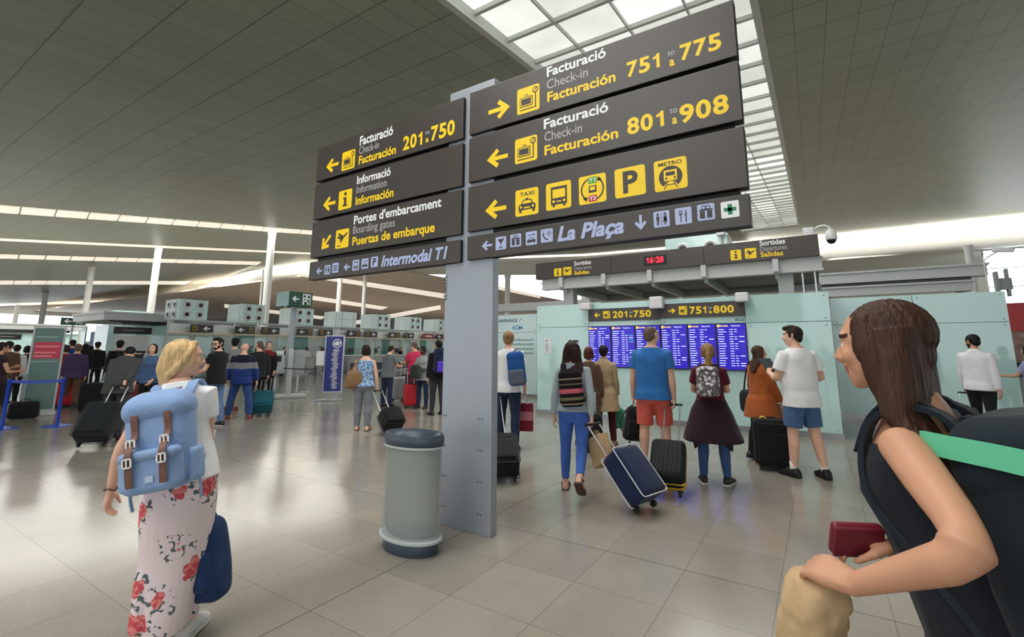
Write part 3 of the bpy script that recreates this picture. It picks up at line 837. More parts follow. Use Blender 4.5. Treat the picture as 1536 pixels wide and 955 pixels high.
# ------------------------------------------------------------------ the big direction signs on their post
YEL = mat('sign_yellow', (255, 214, 22), .45); WHT = mat('sign_white', (238, 240, 240), .45); GRY = mat('sign_grey_text', (178, 178, 178), .45)
LIL = mat('sign_lilac', (178, 190, 228), .45); DRK = mat('sign_dark_ink', (62, 58, 54), .5); GRN = mat('sign_green', (24, 130, 84), .45)
RED = mat('sign_red', (196, 44, 58), .45); GR2 = mat('sign_light_green', (88, 172, 60), .45)
PANEL = mat('sign_panel_brown_grey', (70, 64, 60), .38, var=.04, vscale=3); BLACK = mat('black_metal', (16, 16, 17), .5)
INK = [YEL, WHT, GRY, LIL, DRK, GRN, RED, GR2]
STEEL = mat('grey_painted_post', (158, 164, 172), .38, metal=.25, var=.03, vscale=4)
SY = 3.42
post = empty('sign_post', (-2.69, 3.5, 0), 0, 'tall grey steel sign post carrying eight dark direction boards beside the bin', 'sign post')
off = A(-2.69, 3.5, 0)
def local(mb): mb.v = [v-off for v in mb.v]; return mb
mb = MB()
mb.M = (np.eye(3), A(0, 0, 0)); mb.rbox((-2.70, 3.505, 2.07), .28, .045, 2.07, .006, 2); mb.M = None
mb.box(-2.98, -2.965, 3.47, 4.02, 0, 4.12); mb.box(-2.44, -2.425, 3.47, 3.56, 0, 4.12)
local(mb).build('post', STEEL, post)
mb = MB()
for z in (.16, .42, .68, .94):
    for x in (-2.955, -2.925, -2.555, -2.52): mb.lathe([(.009, 0), (.009, .006), (.004, .009)], n=8) if False else mb.ell((x, 3.459, z), (.008, .005, .008), nu=8, nv=5)
local(mb).build('bolts', mat('dark_bolt', (92, 98, 104), .4, metal=.6), post)
bd0 = Board(3.46); mb = MB()
v, f = text_mesh('SE 00275', .01)
kx = .05/CAP; wv = (v[:, 0]-v[:, 0].min())
mb.add(np.stack([-2.955-v[:, 1]*kx*.75, np.full(len(v), 3.457), 2.0+wv*kx*.9], 1), f)
local(mb).build('serial_number', DRK, post)
mb = MB(); mb.box(-5.0, -.42, 3.50, 3.52, 2.46, 2.50)
for z in (3.575, 3.09, 2.62): mb.box(-5.02, -.36, 3.475, 3.55, z-.035, z+.02)
local(mb).build('cross_rails', BLACK, post)

c7 = lambda x, y: tuple(on_y(x/2.274+640, y/2.274, SY)[[0, 2]])
c1 = lambda x, y: tuple(on_y(x/2.81+440, y/2.81+100, SY)[[0, 2]])
def board(x0, x1, z0, z1):
    mb = MB(); mb.mat = 0; mb.rbox(((x0+x1)/2, SY+.045, (z0+z1)/2), (x1-x0)/2, .045, (z1-z0)/2, .006, 2)
    local(mb); me = mb.mesh('sign_panel')
    o = link_mesh('sign_panel', me, [PANEL, BLACK], post, False)
    me.polygons.foreach_set('material_index', [0 if p.normal.y < -.6 else 1 for p in me.polygons])
    return o
B = Board(SY)
def words(panel, rows, conv):
    """rows: text, baseline-left px, baseline-right px, cap-top px, ink, bold, shear"""
    for body, a, b, t, ink, bold, sh in rows:
        mb = MB(); x0, z = conv(*a); x1, _ = conv(*b); _, zt = conv(*t)
        lower = body in ('a',)
        cp = (zt-z)*.95
        if body.isdigit(): B.digits(mb, body, x0, x1, z, cp, ink)
        else: B.text(mb, body, x0, x1, z, cp, ink, 0, bold*1.35+(.004 if not bold else 0), sh, XH if lower else None)
        local(mb).build('lettering', INK, panel)
def arr(panel, a, b, conv, ang, ink=0, w=None):
    p, q = A(*conv(*a)), A(*conv(*b)); c = (p+q)/2; L = np.linalg.norm(p-q)
    mb = MB(); B.arrow(mb, c[0], c[1], L, ang, ink, 0, w); local(mb).build('arrow', INK, panel)
def picto(panel, corners, conv, kind, bg=0, brd=None):
    P = [conv(*c) for c in corners]
    x0, x1 = (P[0][0]+P[3][0])/2, (P[1][0]+P[2][0])/2; z1, z0 = (P[0][1]+P[1][1])/2, (P[2][1]+P[3][1])/2
    mb = MB(); draw_picto(B, mb, x0, x1, z0, z1, kind, bg); local(mb).build('pictogram', INK, panel)
def draw_picto(B, mb, x0, x1, z0, z1, kind, bg=0, fg=4):
    w, h = x1-x0, z1-z0; X = lambda u: x0+u*w; Z = lambda v: z0+v*h
    B.rrect(mb, x0, x1, z0, z1, .09*min(w, h), bg, 0)
    R = lambda a, b, c, d, i=fg, l=1: B.rect(mb, X(a), X(b), Z(c), Z(d), i, l)
    D = lambda u, v, r, i=fg, l=1: B.disc(mb, X(u), Z(v), r*w, i, l)
    G = lambda pts, i=fg, l=1: B.poly(mb, [(X(u), Z(v)) for u, v in pts], i, l)
    Ln = lambda a, b, t, i=fg, l=1: B.line(mb, (X(a[0]), Z(a[1])), (X(b[0]), Z(b[1])), t*w, i, l)
    T = lambda s, a, b, v, c, i=fg, l=1, bold=.02: B.text(mb, s, X(a), X(b), Z(v), c*h, i, l, bold)
    if kind == 'checkin':
        B.rrect(mb, X(.12), X(.70), Z(.24), Z(.62), .05*w, fg, 1); B.rrect(mb, X(.155), X(.665), Z(.275), Z(.585), .04*w, bg, 2); R(.19, .63, .31, .55, fg, 3)
        R(.34, .50, .64, .71, fg, 1); R(.37, .47, .62, .68, bg, 2)
        R(.12, .86, .12, .16); R(.80, .85, .16, .70); D(.82, .80, .13); D(.82, .80, .085, bg, 2); Ln((.82, .80), (.87, .86), .03, fg, 3); D(.82, .80, .03, fg, 3)
    elif kind == 'i':
        D(.5, .80, .10); G([(.34, .62), (.60, .62), (.60, .24), (.68, .24), (.68, .15), (.32, .15), (.32, .24), (.42, .24), (.42, .53), (.34, .53)])
    elif kind == 'plane':
        G([(.12, .62), (.22, .66), (.38, .54), (.16, .80), (.26, .82), (.58, .64), (.86, .80), (.92, .74), (.60, .50), (.42, .30), (.34, .30), (.38, .44), (.24, .52), (.15, .56)])
        R(.14, .40, .10, .15)
    elif kind == 'taxi':
        T('TAXI', .2, .82, .74, .14)
        G([(.14, .40), (.24, .44), (.34, .60), (.68, .60), (.78, .44), (.88, .40), (.88, .22), (.14, .22)]); G([(.30, .45), (.37, .56), (.65, .56), (.72, .45)], bg, 2)
        R(.45, .57, .60, .65); R(.17, .28, .12, .22); R(.74, .85, .12, .22); D(.25, .33, .05, bg, 2); D(.77, .33, .05, bg, 2); R(.38, .64, .27, .32, bg, 2)
    elif kind == 'bus':
        R(.20, .84, .18, .84); R(.27, .77, .42, .74, bg, 2); D(.31, .30, .05, bg, 2); D(.73, .30, .05, bg, 2); R(.26, .36, .10, .18); R(.68, .78, .10, .18); R(.42, .62, .27, .31, bg, 2)
    elif kind == 'swap':
        R(.36, .66, .70, .93, 7, 1); T('T1', .39, .62, .76, .12, 1, 2); R(.36, .66, .06, .28, 6, 1); T('T2', .39, .63, .11, .12, 1, 2)
        R(.37, .65, .38, .62); R(.42, .60, .46, .58, bg, 2)
        B.arc(mb, X(.5), Z(.5), .40*w, .055*w, 112, 235, fg, 1); B.arc(mb, X(.5), Z(.5), .40*w, .055*w, -68, 55, fg, 1)
        G([(.14, .22), (.34, .24), (.28, .08)]); G([(.86, .78), (.66, .76), (.72, .92)])
    elif kind == 'P':
        T('P', .27, .76, .16, .68, fg, 1, .035)
    elif kind == 'metro':
        T('METRO', .14, .86, .80, .115)
        B.disc(mb, X(.5), Z(.42), .36*w, fg, 1); R(.30, .70, .30, .64, bg, 2); R(.36, .64, .46, .58, fg, 3); D(.37, .38, .035, fg, 3); D(.63, .38, .035, fg, 3)
        G([(.40, .28), (.60, .28), (.80, .04), (.20, .04)], bg, 2); Ln((.42, .28), (.30, .05), .03, fg, 3); Ln((.58, .28), (.70, .05), .03, fg, 3); Ln((.38, .17), (.62, .17), .025, fg, 3)
    elif kind == 'glass':
        G([(.18, .82), (.82, .82), (.52, .46), (.48, .46)]); R(.47, .53, .18, .48); R(.30, .70, .12, .18); Ln((.6, .7), (.8, .95), .04)
    elif kind == 'gift':
        R(.14, .86, .12, .58); R(.44, .56, .12, .58, bg, 2); R(.10, .90, .60, .68); B.arc(mb, X(.38), Z(.78), .12*w, .05*w, 0, 360, fg, 1); B.arc(mb, X(.62), Z(.78), .12*w, .05*w, 0, 360, fg, 1)
    elif kind == 'car':
        G([(.12, .36), (.22, .40), (.32, .54), (.68, .54), (.78, .40), (.88, .36), (.88, .20), (.12, .20)]); R(.18, .28, .12, .2); R(.72, .82, .12, .2); G([(.30, .40), (.36, .50), (.64, .50), (.70, .40)], bg, 2)
        Ln((.2, .74), (.65, .74), .05); D(.72, .76, .1); D(.72, .76, .05, bg, 2)
    elif kind == 'phone':
        B.arc(mb, X(.62), Z(.6), .40*w, .10*w, 170, 270, fg, 1); B.arc(mb, X(.70), Z(.66), .16*w, .04*w, 0, 360, fg, 1); R(.12, .34, .62, .66); R(.21, .25, .52, .9); D(.70, .66, .06)
    elif kind == 'wc':
        for u in (.27, .73):
            D(u, .80, .085); R(u-.10, u+.10, .40, .69)
        R(.20, .26, .12, .40); R(.28, .34, .12, .40); G([(.73, .62), (.89, .30), (.57, .30)]); R(.67, .72, .12, .32); R(.74, .79, .12, .32); R(.485, .515, .1, .9)
    elif kind == 'food':
        R(.32, .38, .12, .60); R(.24, .46, .56, .62)
        for u in (.24, .33, .42): R(u, u+.04, .60, .86)
        G([(.62, .12), (.70, .12), (.70, .88), (.64, .80), (.60, .5), (.62, .46)])
    elif kind == 'cross':
        R(.38, .62, .18, .82, 5); R(.16, .84, .39, .61, 5)
    elif kind == 'lines':
        for v in (.2, .42, .64): R(.2, .8, v, v+.12)

XR0, XR1, XL0, XL1 = -2.69, -.30, -5.10, -2.768
F = 'Facturaci\u00f3'; FN = 'Facturaci\u00f3n'
p = board(XR0, XR1, 3.60, 4.045)
words(p, [(F, (410, 262), (612, 205), (410, 230), 1, .018, 0), ('Check-in', (410, 305), (550, 265), (410, 273), 2, 0, 0), (FN, (412, 348), (645, 290), (412, 315), 0, .018, 0),
          ('751', (684, 263), (806, 225), (684, 213), 0, .03, 0), ('to', (822, 192), (846, 186), (822, 171), 2, 0, 0), ('a', (829, 226), (846, 222), (829, 206), 0, .02, 0), ('775', (866, 206), (1007, 170), (866, 153), 0, .03, 0)], c7)
arr(p, (211, 384), (284, 362), c7, 0); picto(p, ((308, 303), (384, 288), (386, 372), (310, 392)), c7, 'checkin')
p = board(XR0, XR1, 3.115, 3.565)
words(p, [(F, (400, 440), (620, 385), (400, 407), 1, .018, 0), ('Check-in', (402, 483), (530, 455), (402, 451), 2, 0, 0), (FN, (402, 530), (654, 472), (402, 497), 0, .018, 0),
          ('801', (685, 459), (822, 428), (685, 405), 0, .03, 0), ('to', (830, 388), (855, 383), (830, 366), 2, 0, 0), ('a', (838, 423), (855, 420), (838, 403), 0, .02, 0), ('908', (864, 420), (1032, 380), (864, 360), 0, .03, 0)], c7)
arr(p, (206, 547), (277, 530), c7, 180); picto(p, ((301, 475), (377, 460), (378, 545), (302, 560)), c7, 'checkin')
p = board(XR0, XR1, 2.63, 3.07)
arr(p, (200, 720), (272, 706), c7, 180)
for cs, kd in ((((302, 650), (381, 637), (382, 728), (304, 740)), 'taxi'), (((407, 627), (492, 614), (494, 706), (408, 720)), 'bus'), (((519, 603), (611, 590), (614, 686), (520, 700)), 'swap'),
               (((641, 577), (745, 561), (748, 662), (643, 677)), 'P'), (((775, 550), (886, 532), (891, 639), (778, 656)), 'metro')): picto(p, cs, c7, kd)
p = board(XR0, XR1, 2.36, 2.585)
words(p, [('La Pla\u00e7a', (446, 822), (674, 786), (446, 773), 3, .025, .25)], c7)
arr(p, (188, 840), (224, 834), c7, 180, 3); arr(p, (729, 733), (731, 784), c7, 270, 3)
for cs, kd, bg in ((((235, 810), (271, 804), (272, 848), (236, 854)), 'glass', 3), (((285, 801), (322, 795), (323, 838), (286, 844)), 'gift', 3), (((338, 792), (376, 786), (377, 832), (339, 838)), 'car', 3), (((389, 784), (430, 777), (431, 822), (390, 829)), 'phone', 3),
                   (((774, 724), (828, 715), (829, 770), (775, 778)), 'wc', 3), (((847, 712), (903, 703), (905, 760), (848, 768)), 'food', 3), (((923, 700), (982, 690), (983, 746), (924, 755)), 'gift', 3), (((1003, 690), (1065, 681), (1067, 737), (1005, 747)), 'cross', 1)): picto(p, cs, c7, kd, bg)
p = board(XL0, XL1, 3.59, 4.03)
words(p, [(F, (280, 332), (420, 285), (280, 295), 1, .018, 0), ('Check-in', (277, 369), (360, 343), (277, 338), 2, 0, 0), (FN, (275, 412), (432, 362), (275, 378), 0, .018, 0),
          ('201', (462, 352), (550, 322), (462, 297), 0, .03, 0), ('to', (557, 287), (574, 281), (557, 268), 2, 0, 0), ('a', (558, 319), (570, 315), (558, 303), 0, .02, 0), ('750', (580, 312), (680, 280), (580, 253), 0, .03, 0)], c1)
arr(p, (139, 424), (191, 406), c1, 180); picto(p, ((207, 362), (262, 347), (258, 425), (204, 441)), c1, 'checkin')
p = board(XL0, XL1, 3.10, 3.545)
words(p, [('Informaci\u00f3', (268, 495), (410, 455), (268, 462), 1, .018, 0), ('Information', (266, 535), (393, 503), (266, 503), 2, 0, 0), ('Informaci\u00f3n', (262, 583), (422, 542), (262, 549), 0, .018, 0)], c1)
arr(p, (126, 583), (178, 571), c1, 180); picto(p, ((193, 527), (249, 512), (245, 593), (190, 607)), c1, 'i')
p = board(XL0, XL1, 2.62, 3.065)
words(p, [("Portes d'embarcament", (255, 664), (624, 588), (255, 629), 1, .018, 0), ('Boarding gates', (252, 705), (428, 670), (252, 672), 2, 0, 0), ('Puertas de embarque', (248, 753), (596, 691), (248, 718), 0, .018, 0)], c1)
arr(p, (118, 770), (158, 710), c1, 225); picto(p, ((180, 692), (236, 678), (232, 757), (177, 771)), c1, 'plane')
p = board(XL0, XL1, 2.35, 2.57)
words(p, [('Intermodal T1', (370, 842), (650, 802), (370, 796), 3, .022, .25)], c1)
arr(p, (97, 864), (122, 858), c1, 180, 3); arr(p, (213, 847), (240, 841), c1, 180, 3)
for cs, kd in ((((132, 838), (157, 834), (156, 873), (131, 877)), 'wc'), (((165, 829), (191, 825), (190, 866), (164, 870)), 'lines'), (((250, 817), (278, 812), (277, 856), (249, 860)), 'bus'), (((288, 811), (317, 806), (316, 849), (287, 853)), 'car'), (((328, 803), (357, 798), (356, 842), (327, 846)), 'P')): picto(p, cs, c1, kd, 3)

# ------------------------------------------------------------------ waste bin beside the post
bp_ = (-2.83, 2.95)
binr = empty('waste_bin', (bp_[0], bp_[1], 0), R_(0), 'oval clear-walled waste bin with dark blue-grey lid and base, beside the sign post', 'bin')
NAVY = mat('bin_blue_grey_plastic', (60, 74, 88), .35)
sx, sy = .272, .175
mb = MB(); mb.lathe([(.90, 0), (.92, .015), (.93, .085), (.90, .095), (.0, .095)], sx=sx, sy=sy, n=40); mb.soft('base', NAVY, binr)
mb = MB(); mb.lathe([(1.0, .095), (1.06, .095), (1.06, .112), (1.0, .118)], sx=sx, sy=sy, n=40); mb.soft('rim', mat('pale_grey_rim', (186, 192, 192), .4), binr)
mb = MB(); mb.lathe([(1.0, .775), (1.045, .775), (1.045, .79), (1.0, .79)], sx=sx, sy=sy, n=40); mb.soft('rim', mat('pale_grey_rim', (186, 192, 192), .4), binr)
gm = bpy.data.materials.new('scuffed_clear_plastic'); gm.use_nodes = True
nt, N, Lk, M = nodes(gm); b = N['Principled BSDF']; b.inputs['Base Color'].default_value = lin((166, 176, 172))+(1,); b.inputs['Roughness'].default_value = .22; b.inputs['Alpha'].default_value = .34
mb = MB(); a = np.arange(40)*2*math.pi/40
def oval(r, z): return np.stack([np.cos(a)*r*sx, np.sin(a)*r*sy, np.full(40, z)], 1)
mb.rings([oval(1.0, .118), oval(.985, .45), oval(.97, .775)], cap=False); o = mb.build('clear_wall', gm, binr, True)
mb = MB(); rs = []
for z, r in ((.13, .62), (.15, .86), (.30, .93), (.5, .90), (.7, .92), (.772, .95)):
    w = 1+.025*np.sin(a*9+z*9)+.02*np.sin(a*17+z*4); rs.append(np.stack([np.cos(a)*r*sx*w, np.sin(a)*r*sy*w, np.full(40, z)+.004*np.sin(a*5)], 1))
mb.rings(rs, cap=False)
lm = bpy.data.materials.new('bin_liner_film'); lm.use_nodes = True
nt, N, Lk, M = nodes(lm); b = N['Principled BSDF']; b.inputs['Base Color'].default_value = lin((176, 184, 180))+(1,); b.inputs['Roughness'].default_value = .35; b.inputs['Alpha'].default_value = .55
tc = N.new('ShaderNodeTexCoord'); mp = N.new('ShaderNodeMapping'); mp.inputs['Scale'].default_value = (22, 22, 2); Lk(tc.outputs['Object'], mp.inputs[0])
n1 = N.new('ShaderNodeTexNoise'); n1.inputs['Scale'].default_value = 1.6; Lk(mp.outputs[0], n1.inputs['Vector']); bpn = N.new('ShaderNodeBump'); bpn.inputs['Strength'].default_value = .8; Lk(n1.outputs[0], bpn.inputs['Height']); Lk(bpn.outputs[0], b.inputs['Normal'])
mb.build('bin_liner', lm, binr, True)
mb = MB()   # lid: sloping collar with an oval mouth
def lidring(r, z, dx=0, tilt=0.): return np.stack([np.cos(a)*r*sx+dx, np.sin(a)*r*sy, z+tilt*np.cos(a)], 1)
mb.rings([lidring(1.0, .79), lidring(1.045, .80), lidring(1.05, .845), lidring(1.0, .872), lidring(.92, .872), lidring(.70, .835, .03), lidring(.62, .79, .035), lidring(.0, .79, .035)], cap=False)
mb.soft('lid', NAVY, binr, 50)

# ------------------------------------------------------------------ glass wall with the departure screens
TEAL = mat('back_painted_teal_glass', (186, 220, 216), .07, 0, .6, var=.05, vscale=.8, coat=.5)
TEAL2 = mat('pale_teal_glass', (200, 226, 224), .1, 0, .6, coat=.4)
DTEAL = mat('deep_teal_glass', (96, 150, 142), .1, 0, .6, coat=.4)
SEAM = mat('dark_seam', (58, 84, 82), .5); PLINTH = mat('brushed_plinth', (150, 152, 152), .3, metal=.7)
STUD = mat('steel_stud', (200, 205, 205), .25, metal=.8)
GY = 10.32
def glass_wall(name, label, x0, x1, y, z0, z1, vs, hs, depth=.12, holes=(), m=TEAL):
    r = empty(name, ((x0+x1)/2, y, 0), 0, label, 'glass wall'); ox = (x0+x1)/2
    xs = [x0]+list(vs)+[x1]; st = MB()
    for i in range(len(xs)-1):
        zs = [z0]+list(hs if not holes or i in holes else hs[-1:])+[z1]
        for j in range(len(zs)-1):
            mb = MB(); a, b_, c, d = xs[i]+.004, xs[i+1]-.004, zs[j]+.004, zs[j+1]-.004
            mb.rbox(((a+b_)/2-ox, .03, (c+d)/2), (b_-a)/2, .03, (d-c)/2, .004, 2); mb.build('glass_panel', m, r)
            for u in (a+.08, b_-.08):
                for w in (c+.06, d-.06): st.ell((u-ox, -.008, w), (.016, .012, .016), nu=10, nv=6)
    st.build('studs', STUD, r, True)
    mb = MB(); mb.box(x0-ox+.01, x1-ox-.01, .055, depth, z0, z1-.02); mb.build('backing', SEAM, r)
    mb = MB(); mb.box(x0-ox-.02, x1-ox+.02, -.018, depth+.02, 0, z0); mb.box(x0-ox, x1-ox, -.02, depth, z0, z0+.012); mb.build('plinth', PLINTH, r)
    return r
glass_wall('glass_wall', 'pale teal glass wall behind the row of blue departure screens', -5.86, .25, GY, .09, 2.60, (-4.46, -2.8, -1.15), (1.13, 2.06), holes=(1, 2))
r = empty('glass_wall', (.25, GY+.1, 0), 0, 'teal glass end wall turning back beside the man in the white t-shirt', 'glass wall')
for y0, y1 in ((.06, 1.6), (1.61, 3.0)):
    for z0, z1 in ((.09, 2.06), (2.07, 2.6)):
        mb = MB(); mb.box(-.06, 0, y0, y1, z0, z1); mb.build('glass_panel', TEAL, r)
mb = MB(); mb.box(-.08, .02, .06, 3.0, 0, .09); mb.build('plinth', PLINTH, r)
glass_wall('glass_wall', 'teal glass wall at the right, behind the man in the white shirt', .34, 3.33, 13.54, .09, 2.75, (1.85,), (2.12,), .2)
afw = glass_wall('glass_wall', 'pale teal glass panel with airline lettering, left of the departure screens', -9.36, -5.95, 13.5, .09, 2.67, (-7.68,), (2.08,), .2, m=TEAL2)
def sheet(name, label, cat, x0, x1, z0, z1, y, m): 
    o = MB().box(x0, x1, y-.004, y, z0, z1).build(name, m); return tag(o, label, cat)
W13 = Board(13.5)
mb = MB(); INKB = [mat('airline_navy', (36, 58, 104), .5), mat('airline_cyan', (40, 140, 190), .5), mat('airline_red', (190, 50, 60), .5), mat('teal_ink', (56, 110, 116), .5)]
W13.text(mb, 'AIRFRANCE', -9.19, -8.42, 2.43, .10, 0, 0, .025); W13.poly(mb, [(-8.36, 2.43), (-8.34, 2.43), (-8.25, 2.54), (-8.28, 2.54)], 2)
W13.text(mb, 'KLM', -8.60, -8.22, 2.18, .10, 1, 0, .03)
for u in (0, 1, 2): W13.disc(mb, -8.47+u*.06, 2.315, .014, 1)
W13.rect(mb, -8.50, -8.32, 2.29, 2.298, 1)
for i, (t, w, bo) in enumerate((("d'autofacturaci\u00f3", .98, .02), ('de autofacturaci\u00f3n', 1.0, .02), ('', .9, 0), ('', .5, 0))):
    if not t:
        for q in np.arange(-7.78-w, -7.80, .07): W13.rect(mb, q, q+.055, 1.80-.14*i, 1.835-.14*i, 3)
        continue
    W13.text(mb, t, -7.78-w, -7.78, 1.80-.14*i, .07, 3, 0, bo)
mb.v = [v-A(-7.655, 13.5, 0) for v in mb.v]; mb.build('lettering', INKB, afw)
o = sheet('notice_sheet', 'white printed notice stuck on the teal glass left of the screens', 'notice', -5.66, -5.45, 1.44, 1.80, GY-.008, mat('paper_white', (228, 232, 234), .6))
Bn = Board(GY-.012); mb = MB(); Bn.rect(mb, -5.60, -5.56, 1.72, 1.76)
for i in range(9): Bn.rect(mb, -5.62, -5.62+.13*random.uniform(.6, 1), 1.66-.022*i, 1.667-.022*i)
mb.build('print', mat('grey_print', (120, 126, 132), .6), o)

# dark boards above the screens
GB = Board(GY-.035)
def small_board(label, x0, x1, z0, z1, rows, arrow_dir, ax, px_):
    mb = MB(); mb.box(x0, x1, GY-.035, GY-.022, z0, z1); o = mb.build('direction_board', PANEL); tag(o, label, 'sign')
    mb = MB()
    for body, a, b_, z, cap, ink, bold in rows:
        if body.isdigit(): GB.digits(mb, body, a, b_, z, cap, ink)
        else: GB.text(mb, body, a, b_, z, cap, ink, 0, bold, 0, XH if body == 'a' else None)
    mb.build('lettering', INK, o)
    mb = MB(); GB.arrow(mb, ax, (z0+z1)/2, .15, arrow_dir, 0); mb.build('arrow', INK, o)
    mb = MB(); draw_picto(GB, mb, px_, px_+.165, z0+.06, z1-.06, 'checkin'); mb.build('pictogram', INK, o)
small_board('dark board reading 201 to 750, above the three left departure screens', -4.46, -2.805, 2.175, 2.46, [('201', -3.86, -3.49, 2.245, .14, 0, .03), ('to', -3.47, -3.40, 2.33, .055, 2, .01), ('a', -3.47, -3.41, 2.245, .045, 0, .02), ('750', -3.38, -2.99, 2.245, .14, 0, .03)], 180, -4.24, -4.09)
small_board('dark board reading 751 to 800, above the three right departure screens', -2.795, -1.15, 2.20, 2.50, [('751', -2.18, -1.83, 2.275, .14, 0, .03), ('to', -1.81, -1.74, 2.36, .055, 2, .01), ('a', -1.81, -1.75, 2.275, .045, 0, .02), ('800', -1.72, -1.34, 2.275, .14, 0, .03)], 0, -2.54, -2.40)
mb = MB(); Board(GY).text(mb, 'BS E5', -1.33, -1.17, 2.105, .05, 4, 1, .02); o = mb.build('serial_number', INK); tag(o, 'small dark code lettering under the right end of the 751 to 800 board', 'lettering')

SCR = mat('screen_blue', (38, 24, 168), .25, emit=.55, emit_rgb=(48, 30, 190)); SCT = mat('screen_text', (220, 225, 255), .4, emit=.75, emit_rgb=(205, 212, 255)); SCY = mat('screen_yellow', (255, 214, 60), .4, emit=.7)
SCC = mat('screen_cyan', (90, 200, 225), .4, emit=.5, emit_rgb=(60, 170, 200))
ordn = ['leftmost', 'second from the left', 'third from the left', 'fourth from the left, behind the man\'s head', 'fifth from the left', 'rightmost']
rnd = random.Random(3)
for i in range(6):
    x0 = -4.455+i*.553; x1 = x0+.543; z0, z1 = 1.14, 2.06
    r = empty('departure_screen', ((x0+x1)/2, GY-.02, 1.14), 0, ('blue departure screen in the glass wall, '+ordn[i]+' of six') if i != 3 else 'fourth blue departure screen from the left, behind the head of the blue t-shirt man', 'screen', 'departure screens')
    oo = A((x0+x1)/2, GY-.02, 1.14)
    mb = MB(); mb.box(x0, x1, GY-.05, GY-.022, z0, z1); mb.v = [v-oo for v in mb.v]; mb.build('casing', BLACK, r)
    Bs = Board(GY-.051)
    mb = MB(); Bs.rect(mb, x0+.012, x1-.012, z0+.015, z1-.012); mb.v = [v-oo for v in mb.v]; mb.build('display', SCR, r)
    mb = MB()
    Bs.rect(mb, x0+.02, x0+.065, 1.985, 2.035, 1, 1)
    Bs.text(mb, 'Sortides', x0+.075, x0+.22, 1.995, .032, 1, 1, .02); Bs.text(mb, 'Departures', x0+.28, x0+.44, 1.995, .03, 0, 1, .01)
    for j in range(16):
        z = 1.93-.047*j
        c = 2 if (i == 1 and j in (2, 4, 5)) else 0
        a_ = x0+.025+.01*rnd.random(); w = rnd.uniform(.09, .16)
        def dashes(u0, u1):                            # rows too small to read: broken strokes
            u = u0
            while u < u1-.006:
                q = min(rnd.uniform(.006, .013), u1-u); hgt = rnd.uniform(.011, .017)
                Bs.rect(mb, u, u+q*.78, z, z+hgt, 0, 1); u += q
        dashes(a_, a_+w); dashes(x0+.24, x0+.31)
        if rnd.random() < .7: dashes(x0+.33, x0+.38)
        if rnd.random() < .35 or c: Bs.rect(mb, x0+.41, x0+.50, z, z+.014, c, 1)
    mb.v = [v-oo for v in mb.v]; mb.build('display_text', [SCT, SCY, SCC], r)
SPK = mat('pale_grey_speaker', (222, 220, 222), .5)
for x0, x1, z0, z1, lb in ((-4.58, -4.32, 2.44, 2.59, 'left end of the 201 to 750 board'), (-2.96, -2.68, 2.40, 2.65, 'join between the two dark boards'), (-1.28, -1.04, 2.46, 2.64, 'right end of the 751 to 800 board')):
    r = empty('spotlight_box', ((x0+x1)/2, GY, (z0+z1)/2), 0, 'pale grey box fitting clipped at the '+lb, 'fitting', 'box fittings on the glass wall')
    mb = MB(); mb.rbox((0, -.16, 0), (x1-x0)/2, .10, (z1-z0)/2, .02, 3, taper=(.94, 1)); mb.soft('casing', SPK, r)
    mb = MB(); mb.box(.04, .10, -.07, .06, .02, .06); mb.build('bracket', BLACK, r)

# canopy above the glass wall
cano = empty('canopy', (-2.8, GY, 0), 0, 'pale steel canopy frame with brackets and dark soffit above the glass wall', 'canopy')
co = A(-2.8, GY, 0); CST = mat('pale_steel_frame', (196, 200, 198), .45); SOF = mat('dark_soffit', (84, 88, 84), .6)
def cb(name, m, boxes):
    mb = MB()
    for b_ in boxes: mb.box(*b_)
    mb.v = [v-co for v in mb.v]; mb.build(name, m, cano)
cb('front_beam', CST, [(-5.72, .20, 10.36, 10.52, 3.03, 3.27), (-5.72, .22, 10.34, 10.54, 3.245, 3.262), (-5.72, .22, 10.34, 10.54, 3.0, 3.035)])
cb('bracket', CST, [(x-.05, x+.05, 10.24, 10.36, 3.02, 3.27) for x in (-5.15, -4.05, -2.98, -1.86, -.55)]+[(x-.035, x+.035, 10.5, 13.3, 2.93, 3.10) for x in (-5.15, -4.05, -2.98, -1.86, -.55)])
cb('soffit', SOF, [(-5.7, .15, 10.55, 13.4, 3.10, 3.16)])
cb('rear_beam', CST, [(-5.72, .2, 13.3, 13.46, 2.95, 3.25)])
for x in (-5.12, -.42): cb('column', CST, [(x-.13, x+.13, 10.60, 10.86, 0.1, 3.1)])
cb('rods', STUD, [(-.14, -.115, 10.42, 10.445, 2.55, 3.0), (.06, .085, 10.42, 10.445, 2.55, 3.0)])
ov = empty('overhead_sign', (-2.83, GY, 3.45), 0, 'long dark overhead sign with red clock, standing on the canopy', 'sign')
oo = A(-2.83, GY, 3.45)
SB = Board(GY-.08); segs = []
for x0, x1 in ((-5.84, -3.845), (-3.835, -1.835), (-1.825, .18)):
    mb = MB(); mb.box(x0, x1, GY-.08, GY+.10, 3.265, 3.665); mb.v = [v-oo for v in mb.v]; segs.append(mb.build('sign_panel', PANEL, ov))
cs = lambda x, y: tuple(on_y(x/2.743+740, y/2.743+320, GY-.08)[[0, 2]])
def sw(rows, par):
    mb = MB()
    for body, a, b_, t, ink, bold in rows:
        x0, z = cs(*a); x1, _ = cs(*b_); _, zt = cs(*t); SB.text(mb, body, x0, x1, z, zt-z, ink, 0, bold)
    mb.v = [v-oo for v in mb.v]; mb.build('lettering', INK, par)
sw([('Sortides', (333, 214), (402, 208), (333, 198), 1, .02), ('Departures', (333, 233), (405, 226), (333, 218), 2, 0), ('Salidas', (333, 252), (395, 245), (333, 238), 0, .02)], segs[0])
